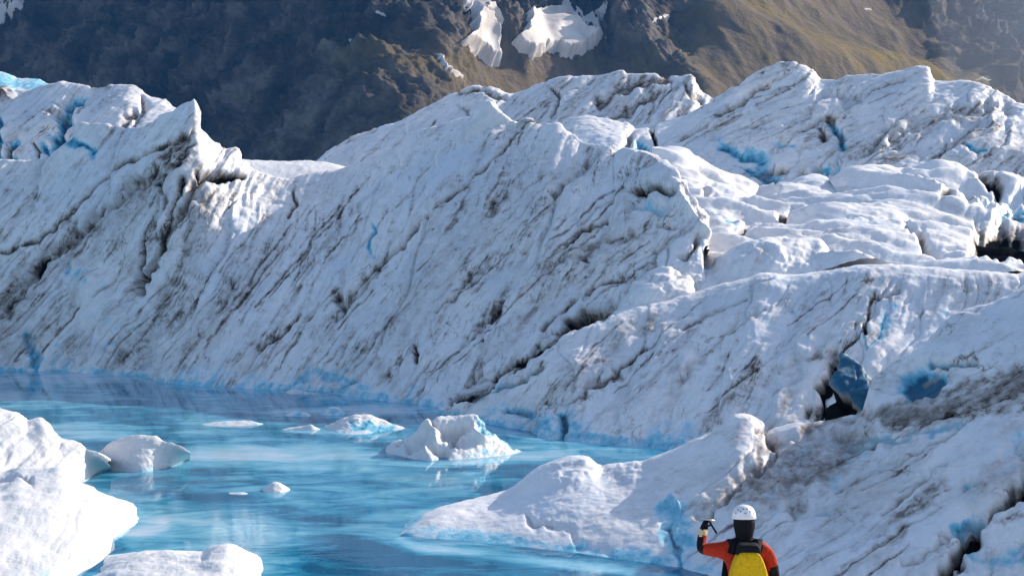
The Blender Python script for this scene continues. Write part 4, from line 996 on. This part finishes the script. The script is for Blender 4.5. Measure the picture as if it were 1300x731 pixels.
# dark hood / hair bulk under the helmet
bm = bmesh.new(); lathe_bm(bm, [(0.11, -0.24), (0.10, -0.20), (0.082, -0.16), (0.078, -0.12), (0.087, -0.07), (0.099, -0.02), (0.103, 0.03), (0.10, 0.07), (0.08, 0.09)], 24, 1, 1.0)
for vtx in bm.verts:
    if vtx.co.y > 0.03: vtx.co.y = 0.03
hood = place('hood', finish(bm), [BLACK], walker); hood.location = (0.0, 0.01, 1.655)
# eyes and mouth on the far side of the head
for s in (-1, 1):
    bm = bmesh.new(); bmesh.ops.create_uvsphere(bm, u_segments=10, v_segments=8, radius=0.012); e = place('eye', finish(bm), [BLACK], walker); e.location = (s*0.032, 0.128, 1.70)
bm = bmesh.new(); bmesh.ops.create_uvsphere(bm, u_segments=10, v_segments=8, radius=1, matrix=Matrix.Diagonal((0.022, 0.006, 0.006, 1))); e = place('mouth', finish(bm), [RED], walker); e.location = (0, 0.128, 1.645)

# backpack on the walker's back
pack = bpy.data.objects.new('backpack', None); COL.objects.link(pack); pack.matrix_world = ROOT
tag(pack, 'yellow backpack with black top on the back of the person in red', 'backpack')
def soft_box(nm, sx, sy, sz, loc, mat, bev, parent, taper=0.0, rot=0):
    bm = bmesh.new(); bmesh.ops.create_cube(bm, size=1)
    bmesh.ops.subdivide_edges(bm, edges=bm.edges[:], cuts=3, use_grid_fill=True)
    for q in bm.verts:
        t = q.co.z+0.5
        k = 1-taper*max(0, t-0.45)/0.55*max(0, t-0.45)/0.55
        q.co.x *= sx*k; q.co.y *= sy*(1-0.35*abs(q.co.x/(sx*k))**2); q.co.z *= sz
    me = finish(bm); o = place(nm, me, [mat], parent); o.location = loc; o.rotation_euler = (rot, 0, 0)
    md = o.modifiers.new('b', 'SUBSURF'); md.levels = 2; md.render_levels = 2
    return o
soft_box('pack_body', 0.39, 0.20, 0.64, (0.01, -0.225, 1.14), YEL, 0.05, pack, taper=0.48)
soft_box('top_lid', 0.225, 0.19, 0.20, (0.012, -0.20, 1.425), BLACK, 0.04, pack, taper=0.15)
soft_box('front_pocket', 0.22, 0.05, 0.26, (0.015, -0.335, 1.03), YEL, 0.02, pack, taper=0.4)
for s in (-1, 1):
    bm = bmesh.new(); pts_ = [(s*0.085, -0.15, 1.42), (s*0.125, -0.06, 1.535), (s*0.13, 0.06, 1.50), (s*0.135, 0.14, 1.36), (s*0.17, 0.08, 1.15), (s*0.13, -0.14, 1.0)]
    pv = None
    for (x, y, z) in pts_:
        cur = [bm.verts.new((x+dx, y, z+dz)) for dx, dz in ((-0.04, 0.010), (0.04, 0.010), (0.04, -0.010), (-0.04, -0.010))]
        if pv:
            for k in range(4): bm.faces.new((pv[k], pv[(k+1) % 4], cur[(k+1) % 4], cur[k]))
        pv = cur
    place('shoulder_strap', finish(bm), [BLACK], pack)
bm = bmesh.new(); bmesh.ops.create_uvsphere(bm, u_segments=12, v_segments=8, radius=1, matrix=Matrix.Diagonal((0.018, 0.012, 0.026, 1))); o = place('buckle', finish(bm), [GREY], pack); o.location = (0.055, -0.275, 1.455)

# tool in the raised hand
tool = bpy.data.objects.new('ice_axe', None); COL.objects.link(tool); tool.matrix_world = ROOT
tag(tool, 'short dark-handled tool with a pale metal head in the raised left hand of the person', 'ice axe')
def rod(nm, a, c, r, mat, parent, flat=1.0):
    a = Vector(a); c = Vector(c); d = c-a
    bm = bmesh.new(); bmesh.ops.create_cone(bm, segments=14, radius1=r, radius2=r*0.85, depth=d.length, cap_ends=True)
    bmesh.ops.bevel(bm, geom=bm.edges[:], offset=r*0.15, segments=2, affect='EDGES')
    me = finish(bm); me.transform(Matrix.Translation((a+c)/2) @ d.to_track_quat('Z', 'Y').to_matrix().to_4x4() @ Matrix.Diagonal((1, flat, 1, 1)))
    return place(nm, me, [mat], parent)
rod('shaft', (-0.325, 0.13, 1.69), (-0.255, 0.06, 1.575), 0.011, BLACK, tool)
rod('head', (-0.365, 0.125, 1.70), (-0.27, 0.10, 1.685), 0.016, METAL, tool, 0.6)

# ------------------------------------------------------------------ light, air, camera
SUN_EL, SUN_AZ = math.radians(27), math.radians(54)      # azimuth measured from straight ahead (+y) towards the right (+x)
sdir = Vector((math.sin(SUN_AZ)*math.cos(SUN_EL), math.cos(SUN_AZ)*math.cos(SUN_EL), math.sin(SUN_EL)))
sun = bpy.data.lights.new('sun', 'SUN'); sun.energy = 3.4; sun.angle = math.radians(0.53); sun.color = (1.0, 0.90, 0.78)
so = bpy.data.objects.new('sun', sun); COL.objects.link(so); so.rotation_euler = sdir.to_track_quat('Z', 'Y').to_euler(); so.location = sdir*500
w = bpy.data.worlds.new('World'); scene.world = w; w.use_nodes = True
nt = w.node_tree; bg = nt.nodes['Background']
sky = N(nt, 'ShaderNodeTexSky'); sky.sky_type = 'NISHITA'; sky.sun_disc = False; sky.sun_elevation = SUN_EL; sky.sun_rotation = SUN_AZ
sky.air_density = 1.0; sky.dust_density = 1.6; sky.ozone_density = 0.6; sky.altitude = 600
nt.links.new(sky.outputs[0], bg.inputs[0]); bg.inputs[1].default_value = 0.115

HAZE = True
if HAZE:
    bm = bmesh.new(); bmesh.ops.create_cube(bm, size=1)
    for q in bm.verts: q.co = (q.co.x*13000, 3000+q.co.y*13000, 350+q.co.z*720)
    me = finish(bm, False)
    m = bpy.data.materials.new('mountain_air'); m.use_nodes = True; nt = m.node_tree
    nt.nodes.remove(nt.nodes['Principled BSDF']); pv = N(nt, 'ShaderNodeVolumePrincipled')
    pv.inputs['Color'].default_value = (0.10, 0.38, 0.92, 1); pv.inputs['Density'].default_value = 0.00008; pv.inputs['Anisotropy'].default_value = 0.0
    nt.links.new(pv.outputs[0], nt.nodes['Material Output'].inputs['Volume'])
    o = place('haze', me, [m]); o['kind'] = 'stuff'

bm = bmesh.new(); bmesh.ops.create_uvsphere(bm, u_segments=48, v_segments=24, radius=1)
for q in bm.verts:
    k = 1+0.25*perlin3(q.co.x*1.6, q.co.y*1.6, q.co.z*1.6+4); q.co = (q.co.x*85*float(k), q.co.y*60, q.co.z*70*float(k))
m = bpy.data.materials.new('slope_mist'); m.use_nodes = True; nt = m.node_tree
nt.nodes.remove(nt.nodes['Principled BSDF']); pv = N(nt, 'ShaderNodeVolumePrincipled')
pv.inputs['Color'].default_value = (0.9, 0.92, 0.95, 1); pv.inputs['Density'].default_value = 0.0022
nt.links.new(pv.outputs[0], nt.nodes['Material Output'].inputs['Volume'])
o = place('mist', finish(bm), [m]); o.location = pt(1345, 30, 1150); o['kind'] = 'stuff'

cam = bpy.data.cameras.new('camera'); co = bpy.data.objects.new('camera', cam); COL.objects.link(co)
co.location = (0, 0, H); co.rotation_euler = (math.radians(90), 0, 0)
cam.sensor_width = 36; cam.lens = 36*F/1300; cam.shift_y = -(365.5-YH)/1300; cam.clip_start = 0.2; cam.clip_end = 30000
scene.camera = co
scene.view_settings.view_transform = 'Standard'; scene.view_settings.look = 'None'; scene.view_settings.exposure = 0.95; scene.view_settings.gamma = 1.0
scene.render.engine = 'CYCLES'
scene.cycles.use_denoising = True
scene.cycles.max_bounces = 6; scene.cycles.diffuse_bounces = 3; scene.cycles.glossy_bounces = 3; scene.cycles.volume_bounces = 0
scene.cycles.sample_clamp_indirect = 8
